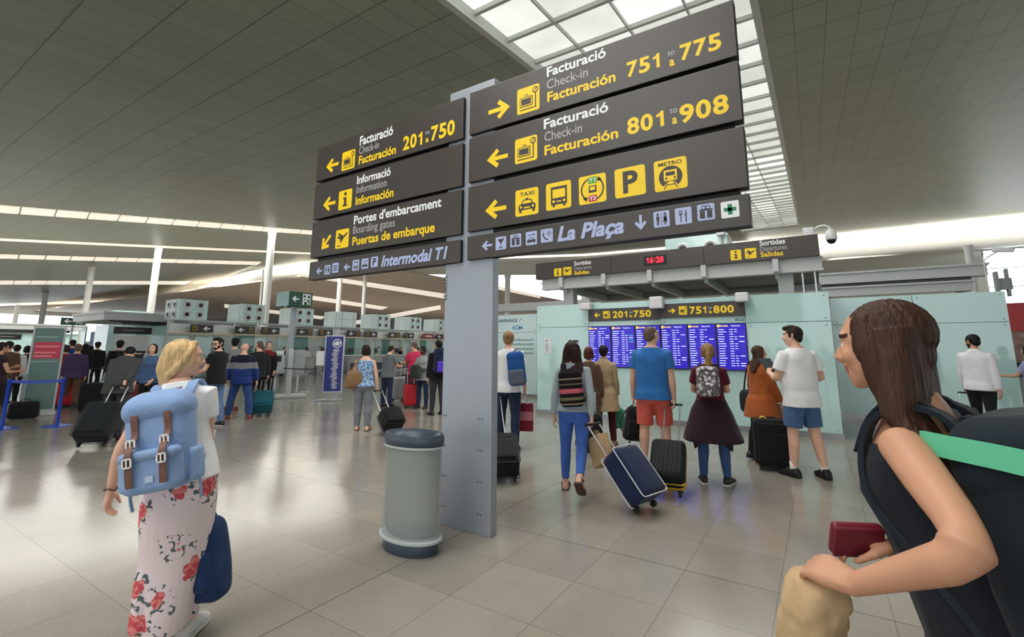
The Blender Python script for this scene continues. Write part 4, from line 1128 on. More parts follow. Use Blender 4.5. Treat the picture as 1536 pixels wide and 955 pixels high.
sw([('Sortides', (1096, 133), (1201, 120), (1096, 113), 1, .02), ('Departures', (1098, 156), (1208, 145), (1098, 137), 2, 0), ('Salidas', (1100, 179), (1193, 168), (1100, 160), 0, .02)], segs[2])
for cr, kd, sg in (((250, 224, 281, 260), 'i', 0), ((288, 219, 322, 256), 'plane', 0), ((974, 148, 1022, 194), 'i', 2), ((1033, 141, 1084, 187), 'plane', 2)):
    x0, z1 = cs(cr[0], cr[1]); x1, z0 = cs(cr[2], cr[3]); mb = MB(); draw_picto(SB, mb, x0, x1, z0+.02, z1-.02, kd); mb.v = [v-oo for v in mb.v]; mb.build('pictogram', INK, segs[sg])
mb = MB(); mb.box(-3.08, -2.60, GY-.10, GY-.08, 3.37, 3.57); mb.v = [v-oo for v in mb.v]; ck = mb.build('clock_display', BLACK, ov)
mb = MB(); Bc = Board(GY-.10); Bc.digits(mb, '16', -3.03, -2.87, 3.41, .12, 0); Bc.digits(mb, '28', -2.81, -2.65, 3.41, .12, 0); Bc.rect(mb, -2.85, -2.83, 3.44, 3.46); Bc.rect(mb, -2.85, -2.83, 3.49, 3.51); mb.v = [v-oo for v in mb.v]; mb.build('clock_digits', mat('red_led', (255, 30, 60), .4, emit=1.6, emit_rgb=(255, 25, 55)), ck)
# security cameras
cc = empty('dome_camera', (.2, GY+.2, 3.62), 0, 'white dome security camera on a curved arm at the right end of the overhead sign', 'camera')
mb = MB(); mb.rbox((-.16, 0, .14), .09, .05, .10, .01, 2); mb.soft('mount', white, cc)
mb = MB(); mb.tube([(-.08, 0, .18), (0, -.01, .24), (.10, -.02, .25), (.17, -.02, .21), (.19, -.02, .14)], .018, 10); mb.soft('arm', white, cc)
mb = MB(); mb.lathe([(.03, .16), (.07, .14), (.095, .06), (.095, -.02), (.088, -.04)], (.19, -.02, 0), 24); mb.soft('housing', white, cc)
mb = MB(); mb.ell((.19, -.02, -.045), (.08, .08, .075)); mb.build('dome', mat('smoked_dome', (26, 28, 32), .1), cc, True)
vb = empty('vent_box', (-2.75, 14.2, 4.2), 0, 'pale green vent box with round air nozzles, above the canopy sign', 'vent box')
mb = MB(); mb.rbox((0, .5, .15), .86, .5, .45, .01, 2); mb.build('casing', TEAL2, vb)
for x in (-.36, .40):
    mb = MB(); mb.M = (rotx(math.pi/2), A(x, 0, .25)); mb.lathe([(.19, 0), (.19, .04), (.15, .06), (.12, .03)], n=24); mb.M = None; nz = mb.soft('nozzle', SPK, vb)
    mb = MB(); mb.ell((x, -.02, .25), (.11, .05, .11)); mb.build('nozzle_throat', BLACK, nz, True)
mb = MB(); mb.rbox((.72, -.15, .62), .10, .09, .12, .01, 2); mb.build('camera_housing', SPK, vb)
mb = MB(); mb.box(.69, .74, -.12, 0, -.25, .6); mb.build('camera_stand', CST, vb)
for x in (-.6, .6):
    mb = MB(); mb.box(x-.06, x+.06, .4, .52, -4.2, -.28); mb.build('leg', CST, vb)

# long beams of the right hand pavilion
rb = empty('canopy', (1.8, 15.5, 0), 0, 'pale grey double beam of the pavilion above the right hand glass wall', 'canopy'); ro = A(1.8, 15.5, 0)
def rbx(name, m, boxes):
    mb = MB()
    for b_ in boxes: mb.box(*b_)
    mb.v = [v-ro for v in mb.v]; return mb.build(name, m, rb)
rbx('beam', CST, [(-.10, 3.58, 15.5, 15.9, 3.32, 3.58), (-.10, 3.62, 15.45, 15.95, 3.57, 3.62)]); rbx('beam', CST, [(-.10, 3.30, 15.55, 15.9, 2.98, 3.20), (-.10, 3.34, 15.5, 15.95, 3.19, 3.235)])
rbx('soffit', SOF, [(-.1, 3.3, 15.6, 17.5, 3.25, 3.31)]); rbx('post', CST, [(3.05, 3.18, 15.9, 16.05, 0, 3.3), (.3, .43, 15.9, 16.05, 0, 3.3)])
cc = empty('bullet_camera', (3.30, 13.66, 3.56), 0, 'grey bullet security camera on an arm above the right glass wall', 'camera')
mb = MB(); mb.tube([(-.18, 0, -.81), (-.18, 0, -.14), (-.12, 0, -.08), (.05, 0, .03)], .014, 8); mb.soft('arm', CST, cc)
mb = MB(); mb.M = (rotz(R_(-12))@roty(R_(8)), A(.13, 0, .06)); mb.rbox((0, 0, 0), .16, .05, .045, .01, 2); mb.soft('housing', SPK, cc)
mb = MB(); mb.M = (rotz(R_(-12))@roty(R_(8)), A(.13, 0, .06)); mb.box(.155, .17, -.04, .04, -.035, .035); mb.build('lens_window', BLACK, cc)
zt_ = float(on_y(1452, 368, 20)[2]); c = MB().lathe([(.11, 0), (.10, zt_-.2), (.13, zt_)], n=16).soft('roof_column', colm); d = on_y(1452, 372, 20); c.location = (d[0], 20, 0); tag(c, 'short grey column behind the right hand pavilion beam', 'column')
mb = MB()
for x0, x1, y, z0, z1 in ((3.40, 3.46, 14.3, 0, 3.25), (3.46, 3.66, 14.32, 2.85, 3.1), (3.58, 3.62, 14.3, 2.7, 3.3)): mb.box(x0, x1, y, y+.15, z0, z1)
o = mb.build('cable_bracket', mat('bracket_grey', (140, 146, 146), .5)); tag(o, 'grey bracket with boxes behind the top corner of the right glass wall', 'bracket')
lb_ = empty('canopy', (-9, 15.6, 0), 0, 'pale grey beam on two posts behind the airline lettering panel', 'canopy')
for nm_, b_ in (('beam', (-3.2, 2.6, -.1, .3, 2.98, 3.28)), ('beam', (-3.2, 2.5, 0, .3, 2.70, 2.86)), ('post', (-2.9, -2.7, 0, .2, 0, 2.98)), ('post', (1.9, 2.1, 0, .2, 0, 2.98))): MB().box(*b_).build(nm_, CST, lb_)
# shop at the far right
sh = empty('shop_display', (4.3, 15.3, 0), 0, 'shop display with red poster panel at the right edge', 'shop display')
mb = MB(); mb.box(-.66, 1.4, 0, .08, 1.97, 2.62); mb.build('poster', mat('red_poster', (176, 40, 44), .4, var=.08, vscale=2), sh)
mb = MB(); mb.box(-.66, 1.4, .02, .08, 1.28, 1.97); mb.build('floral_panel', mat('floral_panel', (150, 120, 110), .5, var=.6, vscale=7), sh)
mb = MB(); mb.box(-.66, 1.4, .0, .5, 0, .95); mb.build('counter', mat('shop_counter', (140, 146, 146), .4), sh)
mb = MB(); mb.box(-.66, 1.4, .06, .5, .95, 1.3); mb.build('shelf', BLACK, sh)

# ------------------------------------------------------------------ check-in hall on the left
XC = -24.0
yat = lambda px, py=505, X=XC: float(on_x(px, py, X)[1])
CTOP = mat('counter_white_top', (214, 216, 212), .35); CFR = mat('counter_grey_front', (150, 156, 156), .4); CDK = mat('counter_dark', (44, 46, 48), .5)
WOOD = mat('pale_wood_trim', (206, 186, 156), .5)
gant = empty('counter_gantry', (XC, 24, 0), 0, 'long pale gantry with wood edge carrying the small black check-in boards', 'gantry')
def pt(par, o, name, m, boxes, smooth=False):
    mb = MB()
    for b_ in boxes: mb.box(*b_)
    mb.v = [v-A(*o) for v in mb.v]; return mb.build(name, m, par, smooth)
go = (XC, 24, 0)
pt(gant, go, 'wood_edge', WOOD, [(XC-.12, XC, 9.6, 41, 2.13, 2.20)])
pt(gant, go, 'upper_rail', CST, [(XC-.06, XC-.02, 9.6, 41, 2.74, 2.79), (XC-1.5, XC-1.44, 9.6, 41, 2.74, 2.79)])
pt(gant, go, 'fascia', mat('gantry_white', (222, 224, 222), .4), [(XC-.35, XC-.3, 9.6, 41, 2.2, 2.62)])
for y in np.arange(9.7, 41, 2.9): pt(gant, go, 'column', mat('gantry_column', (190, 200, 196), .4), [(XC-.5, XC-.32, y-.1, y+.1, 0, 2.76)])
# small boards
bl = [('leftmost, over the bearded man', 285.6, 319.5, 1), ('left of the exit sign post, narrow pair', 353, 382, 0), ('just left of the exit sign post', 393, 419, 1), ('just right of the exit sign post', 446, 469, 0), ('left of the blue banner top', 479, 499, 1),
      ('right of the blue banner top', 521, 541, 0), ('over the woman in the striped top', 548, 566, 1), ('over the man in the grey t-shirt', 584, 600, 0), ('over the man in the pink t-shirt', 607, 621, 1), ('red one near the grey sign post', 635, 651, 2), ('last one before the grey sign post', 655, 668, 0)]
BB = mat('board_black', (30, 28, 28), .45); BRED = mat('board_red', (150, 44, 66), .45); DIMY = mat('board_dim_yellow', (150, 120, 30), .5)
for lb, a, b_, kd in bl:
    y0, y1 = yat(a, 495), yat(b_, 495); w = y1-y0
    r = empty('counter_sign', (XC+.02, (y0+y1)/2, 2.23), R_(90), ('red' if kd == 2 else 'black')+' counter board on the gantry, '+lb, 'sign', 'counter boards on the gantry')
    mb = MB(); mb.box(-w/2, w/2, 0, .06, 0, .36); mb.build('panel', BRED if kd == 2 else BB, r)
    if kd == 2:
        mb = MB(); Bq = Board(0); Bq.rect(mb, -w*.3, w*.3, .15, .22); mb.build('lettering', [WHT], r); continue
    Bq = Board(0); mb = MB(); s = -1 if kd else 1
    Bq.arrow(mb, -s*w*.2, .18, w*.32, 180, 0); mb.build('arrow', [WHT], r)
    mb = MB(); q = s*w*.31; draw_picto(Bq, mb, q-w*.12, q+w*.12, .07, .31, 'checkin'); mb.build('pictogram', [DIMY, WHT, GRY, LIL, BB], r)
# vent cubes
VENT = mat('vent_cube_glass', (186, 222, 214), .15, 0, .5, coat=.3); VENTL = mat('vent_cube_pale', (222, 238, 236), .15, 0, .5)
cubes = [(9.8, 11.0, 1, 1), (12.6, 13.75, 1, 0), (15.4, 16.6, 1, 0), (18.3, 19.6, 0, 0), (21.1, 22.4, 1, 0), (24.1, 25.4, 1, 0), (27.1, 28.4, 1, 0)]
cn = ['leftmost', 'second from the left', 'behind the exit sign post', 'plain without vents, above the blue banner', 'above the woman in the striped top', 'above the man in the pink t-shirt', 'partly hidden by the grey sign post']
def vent(par, Mx):
    mb = MB(); mb.M = Mx; mb.lathe([(.0, .0), (.17, 0), (.17, .03), (.12, .05), (.09, .02)], n=20); mb.M = None; n = mb.soft('vent', SPK, par)
    mb = MB(); mb.M = Mx; mb.ell((0, 0, .03), (.085, .085, .03)); mb.M = None; mb.build('vent_throat', BLACK, n, True)
for (y0, y1, vx, vy), nm in zip(cubes, cn):
    r = empty('vent_cube', (XC-.7, (y0+y1)/2, 2.79), 0, 'pale teal glass cube on the check-in gantry, '+nm, 'vent cube', 'glass cubes on the gantry')
    hy = (y1-y0)/2
    mb = MB(); mb.rbox((0, 0, .46), .70, hy, .46, .01, 2)
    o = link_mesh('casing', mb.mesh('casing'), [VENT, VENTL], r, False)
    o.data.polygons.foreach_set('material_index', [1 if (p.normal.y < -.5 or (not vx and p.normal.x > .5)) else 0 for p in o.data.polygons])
    mb = MB()
    for t in (-.32, .32): mb.box(.695, .705, t*hy*2-.008, t*hy*2+.008, .01, .91); mb.box(t*1.4-.008, t*1.4+.008, -hy-.005, -hy+.005, .01, .91)
    mb.box(.695, .705, -hy, hy, .455, .467); mb.build('joints', SEAM if not vx else mat('pale_joint', (130, 170, 164), .4), r)
    if vx:
        for u in (-.27, .27):
            for w in (.24, .68): vent(r, (roty(math.pi/2), A(.70, u, w)))
    if vy:
        for u in (-.3, .3):
            for w in (.24, .68): vent(r, (rotx(math.pi/2), A(u, -hy, w)))
# back wall of alternating panels, counters with monitors
bw = empty('counter_back_wall', (-27, 25, 0), 0, 'wall of alternating white and teal panels behind the check-in counters', 'wall panels'); bo = (-27, 25, 0)
cols = [TEAL2, DTEAL, CTOP, TEAL, CTOP, DTEAL, TEAL2, CTOP]
y = 9.0; i = 0; rnd = random.Random(11)
PAN = {}
while y < 42:
    w = rnd.choice((.7, .9, 1.1)); PAN.setdefault(cols[i % 8].name, []).append((-27.05, -27, y, y+w-.03, .05, 2.75)); y += w; i += 1
for nme, bxs in PAN.items(): pt(bw, bo, 'panels', MATS[nme], bxs)
pt(bw, bo, 'backing', CTOP, [(-27.2, -27.06, 9, 42, 0, 2.75)])
pt(bw, bo, 'notices', mat('notice_ink', (150, 70, 74), .6), [(-26.998, -26.99, yy_, yy_+.35, 1.55, 1.62) for yy_ in (14.6, 19.2, 24.0)])
for i, y in enumerate(np.arange(10.3, 36, 1.95)):
    near = ['behind the bearded man', 'behind the man in the striped sweatshirt', 'behind the man with the teal case', 'left of the exit sign post', 'behind the self-service desk', 'beside the seated agent in white', 'left of the blue banner', 'right of the blue banner', 'behind the woman in the striped top', 'behind the man in the grey t-shirt', 'behind the man in the pink t-shirt', 'behind the woman in the pale jacket', 'hidden beside the grey sign post', 'last beyond the grey sign post'][i % 14]
    r = empty('checkin_counter', (XC-.6, float(y), 0), 0, 'white and grey check-in counter in the far row, '+near, 'counter', 'check-in counters')
    mb = MB(); mb.rbox((0, 0, .52), .3, .62, .52, .02, 2); mb.build('desk', CFR, r)
    mb = MB(); mb.rbox((.02, 0, 1.07), .38, .66, .03, .01, 2); mb.build('worktop', CTOP, r)
    mb = MB(); mb.box(.302, .31, -.5, .5, .16, .62); mb.build('front_panel', CDK, r)
    mb = MB(); mb.rbox((-.1, -.2, 1.38), .03, .2, .15, .01, 2); mb.box(-.12, -.08, -.22, -.18, 1.1, 1.25); mb.build('monitor', BLACK, r)
# pavilions at the far left
def pavilion(label, x0, x1, y0, y1, zr, sign):
    r = empty('pavilion', ((x0+x1)/2, (y0+y1)/2, 0), 0, label, 'pavilion'); o = ((x0+x1)/2, (y0+y1)/2, 0)
    pt(r, o, 'roof_slab', CST, [(x0-.3, x1+.3, y0-.3, y1+.8, zr-.34, zr), (x0-.35, x1+.35, y0-.35, y1+.85, zr-.06, zr+.02)])
    pt(r, o, 'soffit', SOF, [(x0, x1, y0, y1, zr-.42, zr-.34)])
    pt(r, o, 'glass_wall', TEAL, [(x1-.06, x1, y0, y1+.6, 0, zr-.55)])
    pt(r, o, 'side_wall', TEAL2, [(x0+1.7, x1-.06, y0, y0+.06, 0, zr-.55), (x0, x0+.5, y0, y0+.06, 0, zr-.55)])
    pt(r, o, 'blue_panel', mat('blue_grey_panel', (96, 112, 150), .4), [(x0+.5, x0+1.7, y0+.2, y0+.25, 0, zr-.8)])
    pt(r, o, 'white_panel', CTOP, [(x1, x1+.02, y0+.25, y0+1.55, .2, zr-1.0)])
    s = pt(r, o, 'name_board', BB, [(x1, x1+.04, *sign, zr-.92, zr-.62)])
    pt(r, o, 'name_line', mat('dim_grey_text', (120, 124, 110), .5), [(x1+.041, x1+.045, sign[0]+.3, sign[1]-.3, zr-.79, zr-.74)])
    for yy_ in np.linspace(y0+.5, y1, 4): pt(r, o, 'roof_spotlight', BLACK, [(x1+.05, x1+.25, yy_-.1, yy_+.1, zr-.5, zr-.36)])
    return r
c_ = on_floor(166, 468, 3.05)
pavilion('teal glass pavilion with flat grey roof slab, behind the man in the black hat', c_[0]-3.2, c_[0], c_[1], c_[1]+2.6, 3.05, (c_[1]+.2, c_[1]+1.6))
pavilion('farther teal glass pavilion with flat grey roof, behind the kiosk at the left', -48, -40, 5.0, 10.2, 2.9, (6.2, 8.2))
r = empty('vent_cube', (-44, 14.5, 2.7), 0, 'pale teal vent cube on the farther pavilion, beside the small green exit sign', 'vent cube')
mb = MB(); mb.rbox((0, 0, .75), 1.2, 1.0, .75, .02, 2); mb.build('casing', VENT, r)
mb = MB(); mb.box(-.15, .15, -.15, .15, -2.7, 0); mb.build('support_column', CST, r)
for u in (-.45, .45):
    for w in (.4, 1.1): vent(r, (roty(math.pi/2), A(1.2, u, w)))
# exit signs
def exit_sign(label, loc, heading, w, d, h, z, pr, tealside=True):
    r = empty('exit_sign', (loc[0], loc[1], 0), -R_(heading), label, 'exit sign')
    mb = MB(); mb.lathe([(pr*4, 0), (pr*4, .02), (pr, .05), (pr, z)], n=20); mb.soft('post', STEEL, r)
    mb = MB(); mb.box(-w/2, w/2, -d/2, d/2, z, z+h)
    o = link_mesh('sign_box', mb.mesh('sign_box'), [mat('exit_green', (16, 72, 50), .4), TEAL], r, False)
    o.data.polygons.foreach_set('material_index', [1 if abs(p.normal.x) > .5 else 0 for p in o.data.polygons])
    Bq = Board(-d/2); mb = MB(); Bq.arrow(mb, -w*.22, z+h/2, w*.30, 180, 0); mb.build('arrow', [WHT], o)
    mb = MB(); x, s = w*.24, h*.8; zb = z+h*.1
    Bq.rect(mb, x-s*.35, x+s*.4, zb+s*.0, zb+s*1.0, 0, 0); Bq.rect(mb, x-s*.28, x+s*.33, zb, zb+s*.9, 1, 1)
    Bq.disc(mb, x+.02*s, zb+s*.82, s*.09, 0, 2)
    for a_, b_ in (((.05, .7), (-.05, .42)), ((-.05, .42), (-.25, .3)), ((-.25, .3), (-.28, .06)), ((-.03, .42), (.16, .28)), ((.16, .28), (.12, .05)), ((.05, .68), (.28, .5)), ((.03, .68), (-.2, .62)), ((-.2, .62), (-.28, .45))):
        Bq.line(mb, (x+a_[0]*s, zb+a_[1]*s), (x+b_[0]*s, zb+b_[1]*s), s*.11, 0, 2)
    mb.build('pictogram', [WHT, mat('exit_green', (16, 72, 50), .4)], o)
    if tealside:
        for u in (-.45, -.15, .15, .45):
            mb = MB(); mb.M = (np.eye(3), A(u*w, -d*.2, z-.03)); mb.lathe([(.02, .03), (.045, 0), (.03, -.03)], n=12); mb.M = None; mb.build('spot_lamp', CTOP, r, True)
    return r
e = on_floor(430, 599)
exit_sign('green exit sign box with white arrow and running figure on a tall grey post', (e[0]*1.045, e[1]*1.045), azim(445)-30, .80, .75, .46, 2.86, .09)
d_ = ray(101, 540); d_ = d_/np.hypot(d_[0], d_[1])*35
exit_sign('small distant green exit sign on a thin post, beyond the kiosk', d_[:2], azim(101), 1.0, .2, .38, 2.72, .05, False)
# self-service desk with its post
ds = on_floor(432, 597); r = empty('service_desk', (ds[0]-.25, ds[1], 0), -R_(azim(432)), 'pale grey winged self-service desk at the foot of the exit sign post', 'service desk')
mb = MB(); mb.rbox((-.30, -.15, 1.05), .28, .14, .30, .05, 3, taper=(.85, .8)); mb.soft('left_console', mat('console_grey', (176, 180, 180), .4), r)
mb = MB(); mb.rbox((.36, .1, 1.1), .20, .05, .38, .01, 2); mb.soft('right_panel', mat('console_grey2', (164, 172, 170), .4), r)
mb = MB(); mb.rbox((.12, -.10, .80), .075, .06, .72, .01, 2); mb.soft('upright', CST, r)
mb = MB(); mb.rbox((.05, 0, .05), .60, .30, .05, .02, 2); mb.soft('base_plate', CST, r)
MB().box(-.30, -.24, -.1, -.04, .1, .8).build('leg', CST, r); MB().box(.34, .40, .07, .13, .1, .8).build('leg', CST, r)
mb = MB(); mb.box(-.46, -.14, -.30, -.285, 1.12, 1.3); mb.build('screen', BLACK, r)
# stanchions with notice frames and belts
def stanchion(label, px, py, h, frame=True, m=STEEL, basem=None, base_r=.16, grp='steel queue stanchions'):
    p = on_floor(px, py); r = empty('stanchion', (p[0], p[1], 0), -R_(azim(px)), label, 'stanchion', grp)
    mb = MB(); mb.lathe([(base_r, 0), (base_r, .012), (base_r*.6, .03), (.034, .05)], n=24); mb.soft('base', basem or m, r)
    mb = MB(); mb.lathe([(.03, .04), (.03, h-.06), (.036, h-.05), (.036, h)], n=16); mb.soft('pole', m, r)
    if frame:
        mb = MB(); mb.rbox((.03, -.04, h+.22), .115, .012, .22, .008, 2); f = mb.soft('notice_frame', CST, r)
        mb = MB(); mb.box(-.065, .125, -.056, -.0525, h+.03, h+.41); mb.build('notice', mat('paper_white', (228, 232, 234), .6), f)
    return p
stanchion('steel stanchion with white notice frame, left of the self-service desk', 413, 597, 1.02)
stanchion('steel stanchion with white notice frame, left of the blue banner', 474, 602, 1.02)
stanchion('plain steel stanchion to the right of the self-service desk', 457, 588, .95, False)
stanchion('plain steel stanchion by the kiosk behind the blue belt', 27, 626, .95, False)
def belt(label, a, b_, z, m, h=.05, sag=.02):
    a, b_ = A(*a[:2], z), A(*b_[:2], z); L = np.linalg.norm(b_-a); u = unit(b_-a)
    mb = MB(); n = 10; c0 = (a+b_)/2; rs = []
    s = unit(np.cross(u, A(0, 0, 1)))*.003
    for t in np.linspace(0, 1, n+1):
        p = a+(b_-a)*t-A(0, 0, sag*4*t*(1-t))-c0
        rs.append(np.array([p-s-A(0, 0, h/2), p+s-A(0, 0, h/2), p+s+A(0, 0, h/2), p-s+A(0, 0, h/2)]))
    mb.rings(rs); o = mb.build('barrier_belt', m); o.location = tuple(c0); return tag(o, label, 'barrier belt')
BLUE = mat('barrier_blue', (22, 66, 176), .35)
q1 = stanchion('blue barrier post with round base, right of the kiosk', 85, 639, .93, False, BLUE, base_r=.23, grp='blue barrier posts')
q2 = stanchion('blue barrier post with round base, cut by the left edge', 2, 643, .93, False, BLUE, base_r=.23, grp='blue barrier posts')
belt('blue belt stretched between the two blue barrier posts', q1, q2, .885, BLUE, .055)
belt('thin dark belt between the self-service desk stanchions', on_floor(413, 597), on_floor(474, 602), .93, mat('grey_belt', (90, 94, 96), .6), .04)
# kiosk totem
kp = on_floor(55, 623); r = empty('kiosk_totem', (kp[0], kp[1], 0), -R_(azim(58)+4), 'tall grey-green information totem with a red panel behind the blue belt', 'kiosk')
mb = MB(); mb.rbox((0, 0, 1.05), .28, .06, .98, .03, 3); mb.soft('frame', CST, r)
mb = MB(); mb.box(-.245, .245, -.075, -.055, .14, 1.98); p_ = mb.build('panel', mat('totem_green_grey', (92, 122, 116), .3, var=.05, vscale=2), r)
mb = MB(); Bq = Board(-.076); Bq.rect(mb, -.22, .235, 1.28, 1.66, 0, 0)
for i, z in enumerate((1.54, 1.40, 1.32)): Bq.rect(mb, -.20, .20-.05*i, z, z+.035, 1, 1)
Bq.rect(mb, -.22, .16, 1.76, 1.79, 2, 0); Bq.rect(mb, -.24, .20, 1.20, 1.23, 2, 0)
mb.build('poster', [mat('poster_red', (196, 58, 84), .5), mat('poster_pink', (226, 140, 150), .5), mat('totem_pale_text', (136, 164, 160), .5)], p_)
mb = MB(); mb.rbox((0, 0, .04), .31, .14, .04, .01, 2); mb.soft('foot', CST, r)
# blue banner stand
bp2 = on_floor(497, 601); r = empty('banner_stand', (bp2[0], bp2[1], 0), -R_(azim(497)+10), 'blue banner with white vertical lettering on a steel floor stand', 'banner')
mb = MB(); mb.rbox((0, 0, 1.08), .275, .02, .84, .006, 2); mb.soft('frame', mat('banner_frame', (206, 210, 220), .4), r)
mb = MB(); mb.box(-.245, .245, -.026, -.019, .28, 1.89); p_ = mb.build('panel', mat('banner_blue', (22, 36, 128), .35), r)
mb = MB(); Bq = Board(-.0265); Bq.arc(mb, .07, 1.68, .12, .025, 0, 360, 0, 0)
for a_ in range(0, 360, 72): Bq.line(mb, (.07, 1.68), (.07+.075*math.cos(R_(a_+18)), 1.68+.075*math.sin(R_(a_+18))), .05, 0, .3)
Bq.line(mb, (-.02, 1.66), (.17, 1.70), .04, 0, .6)
v, f = text_mesh('check-in and boarding', .03); v0 = v
rnd = random.Random(5); z = 1.50
for i in range(42):
    L = rnd.uniform(.10, .2); o_ = rnd.uniform(-.02, .03)
    Bq.rect(mb, .03-L/2+o_, .03+L/2+o_, z, z+.012, 0, 0); z -= .028
mb.build('lettering', [WHT], p_)
mb = MB(); mb.rbox((-.05, 0, .025), .36, .12, .025, .01, 2); mb.soft('base', STEEL, r)
MB().box(-.16, -.10, .0, .03, .04, .3).build('leg', STEEL, r); MB().box(.08, .14, .0, .03, .04, .3).build('leg', STEEL, r)

# ------------------------------------------------------------------ bags and cases
def band_mat(name, stops, z0, z1, rough=.85, axis=2):
    """horizontal woven bands along the object's own height"""
    m = bpy.data.materials.new(name); m.use_nodes = True
    nt, N, Lk, M = nodes(m); b = N['Principled BSDF']; b.inputs['Roughness'].default_value = rough; b.inputs['Specular IOR Level'].default_value = .25
    tc = N.new('ShaderNodeTexCoord'); sp = N.new('ShaderNodeSeparateXYZ'); Lk(tc.outputs['Object'], sp.inputs[0])
    r = N.new('ShaderNodeMapRange'); r.inputs[1].default_value = z0; r.inputs[2].default_value = z1; Lk(sp.outputs[axis], r.inputs[0])
    cr = N.new('ShaderNodeValToRGB'); cr.color_ramp.interpolation = 'CONSTANT'; Lk(r.outputs[0], cr.inputs[0])
    el = cr.color_ramp.elements
    while len(el) < len(stops): el.new(.5)
    for e, (p, c) in zip(el, stops): e.position = p; e.color = lin(c)+(1,)
    Lk(cr.outputs[0], b.inputs['Base Color']); MATS[name] = m
    return m
def floral_mat(name, base, petals, leaf, scale, keep=.62, size=.36):
    m = bpy.data.materials.new(name); m.use_nodes = True
    nt, N, Lk, M = nodes(m); b = N['Principled BSDF']; b.inputs['Roughness'].default_value = .85; b.inputs['Specular IOR Level'].default_value = .25
    tc = N.new('ShaderNodeTexCoord'); n = N.new('ShaderNodeTexNoise'); n.inputs['Scale'].default_value = scale*2.2; n.inputs['Detail'].default_value = 3
    Lk(tc.outputs['Object'], n.inputs['Vector'])
    ad = N.new('ShaderNodeVectorMath'); ad.operation = 'MULTIPLY_ADD'; ad.inputs[1].default_value = (.16/scale*4,)*3; Lk(n.outputs['Color'], ad.inputs[0]); Lk(tc.outputs['Object'], ad.inputs[2])
    v = N.new('ShaderNodeTexVoronoi'); v.inputs['Scale'].default_value = scale; Lk(ad.outputs[0], v.inputs['Vector'])
    sp = N.new('ShaderNodeSeparateColor'); Lk(v.outputs['Color'], sp.inputs[0])
    def mix(f, a, b_):
        x = N.new('ShaderNodeMix'); x.data_type = 'RGBA'; Lk(f, x.inputs[0])
        for i, c in ((6, a), (7, b_)):
            if isinstance(c, tuple): x.inputs[i].default_value = lin(c)+(1,)
            else: Lk(c, x.inputs[i])
        return x.outputs[2]
    n2 = N.new('ShaderNodeTexNoise'); n2.inputs['Scale'].default_value = scale*5; Lk(tc.outputs['Object'], n2.inputs['Vector'])
    flower = M('MULTIPLY', M('LESS_THAN', v.outputs['Distance'], size), M('LESS_THAN', sp.outputs[0], keep))
    lf = M('MULTIPLY', M('MULTIPLY', M('LESS_THAN', v.outputs['Distance'], size*1.75), M('GREATER_THAN', n2.outputs[0], .56)), M('LESS_THAN', sp.outputs[0], keep))
    pet = mix(M('GREATER_THAN', n2.outputs[0], .52), petals[0], petals[1])
    Lk(mix(flower, mix(lf, base, leaf), pet), b.inputs['Base Color']); MATS[name] = m
    return m
RUB = mat('black_rubber', (20, 20, 21), .55); ALU = mat('bright_aluminium', (208, 208, 206), .3, metal=.6)
def frame_matrix(o, x, y, z):
    return Matrix(((x[0], y[0], z[0], o[0]), (x[1], y[1], z[1], o[1]), (x[2], y[2], z[2], o[2]), (0, 0, 0, 1)))
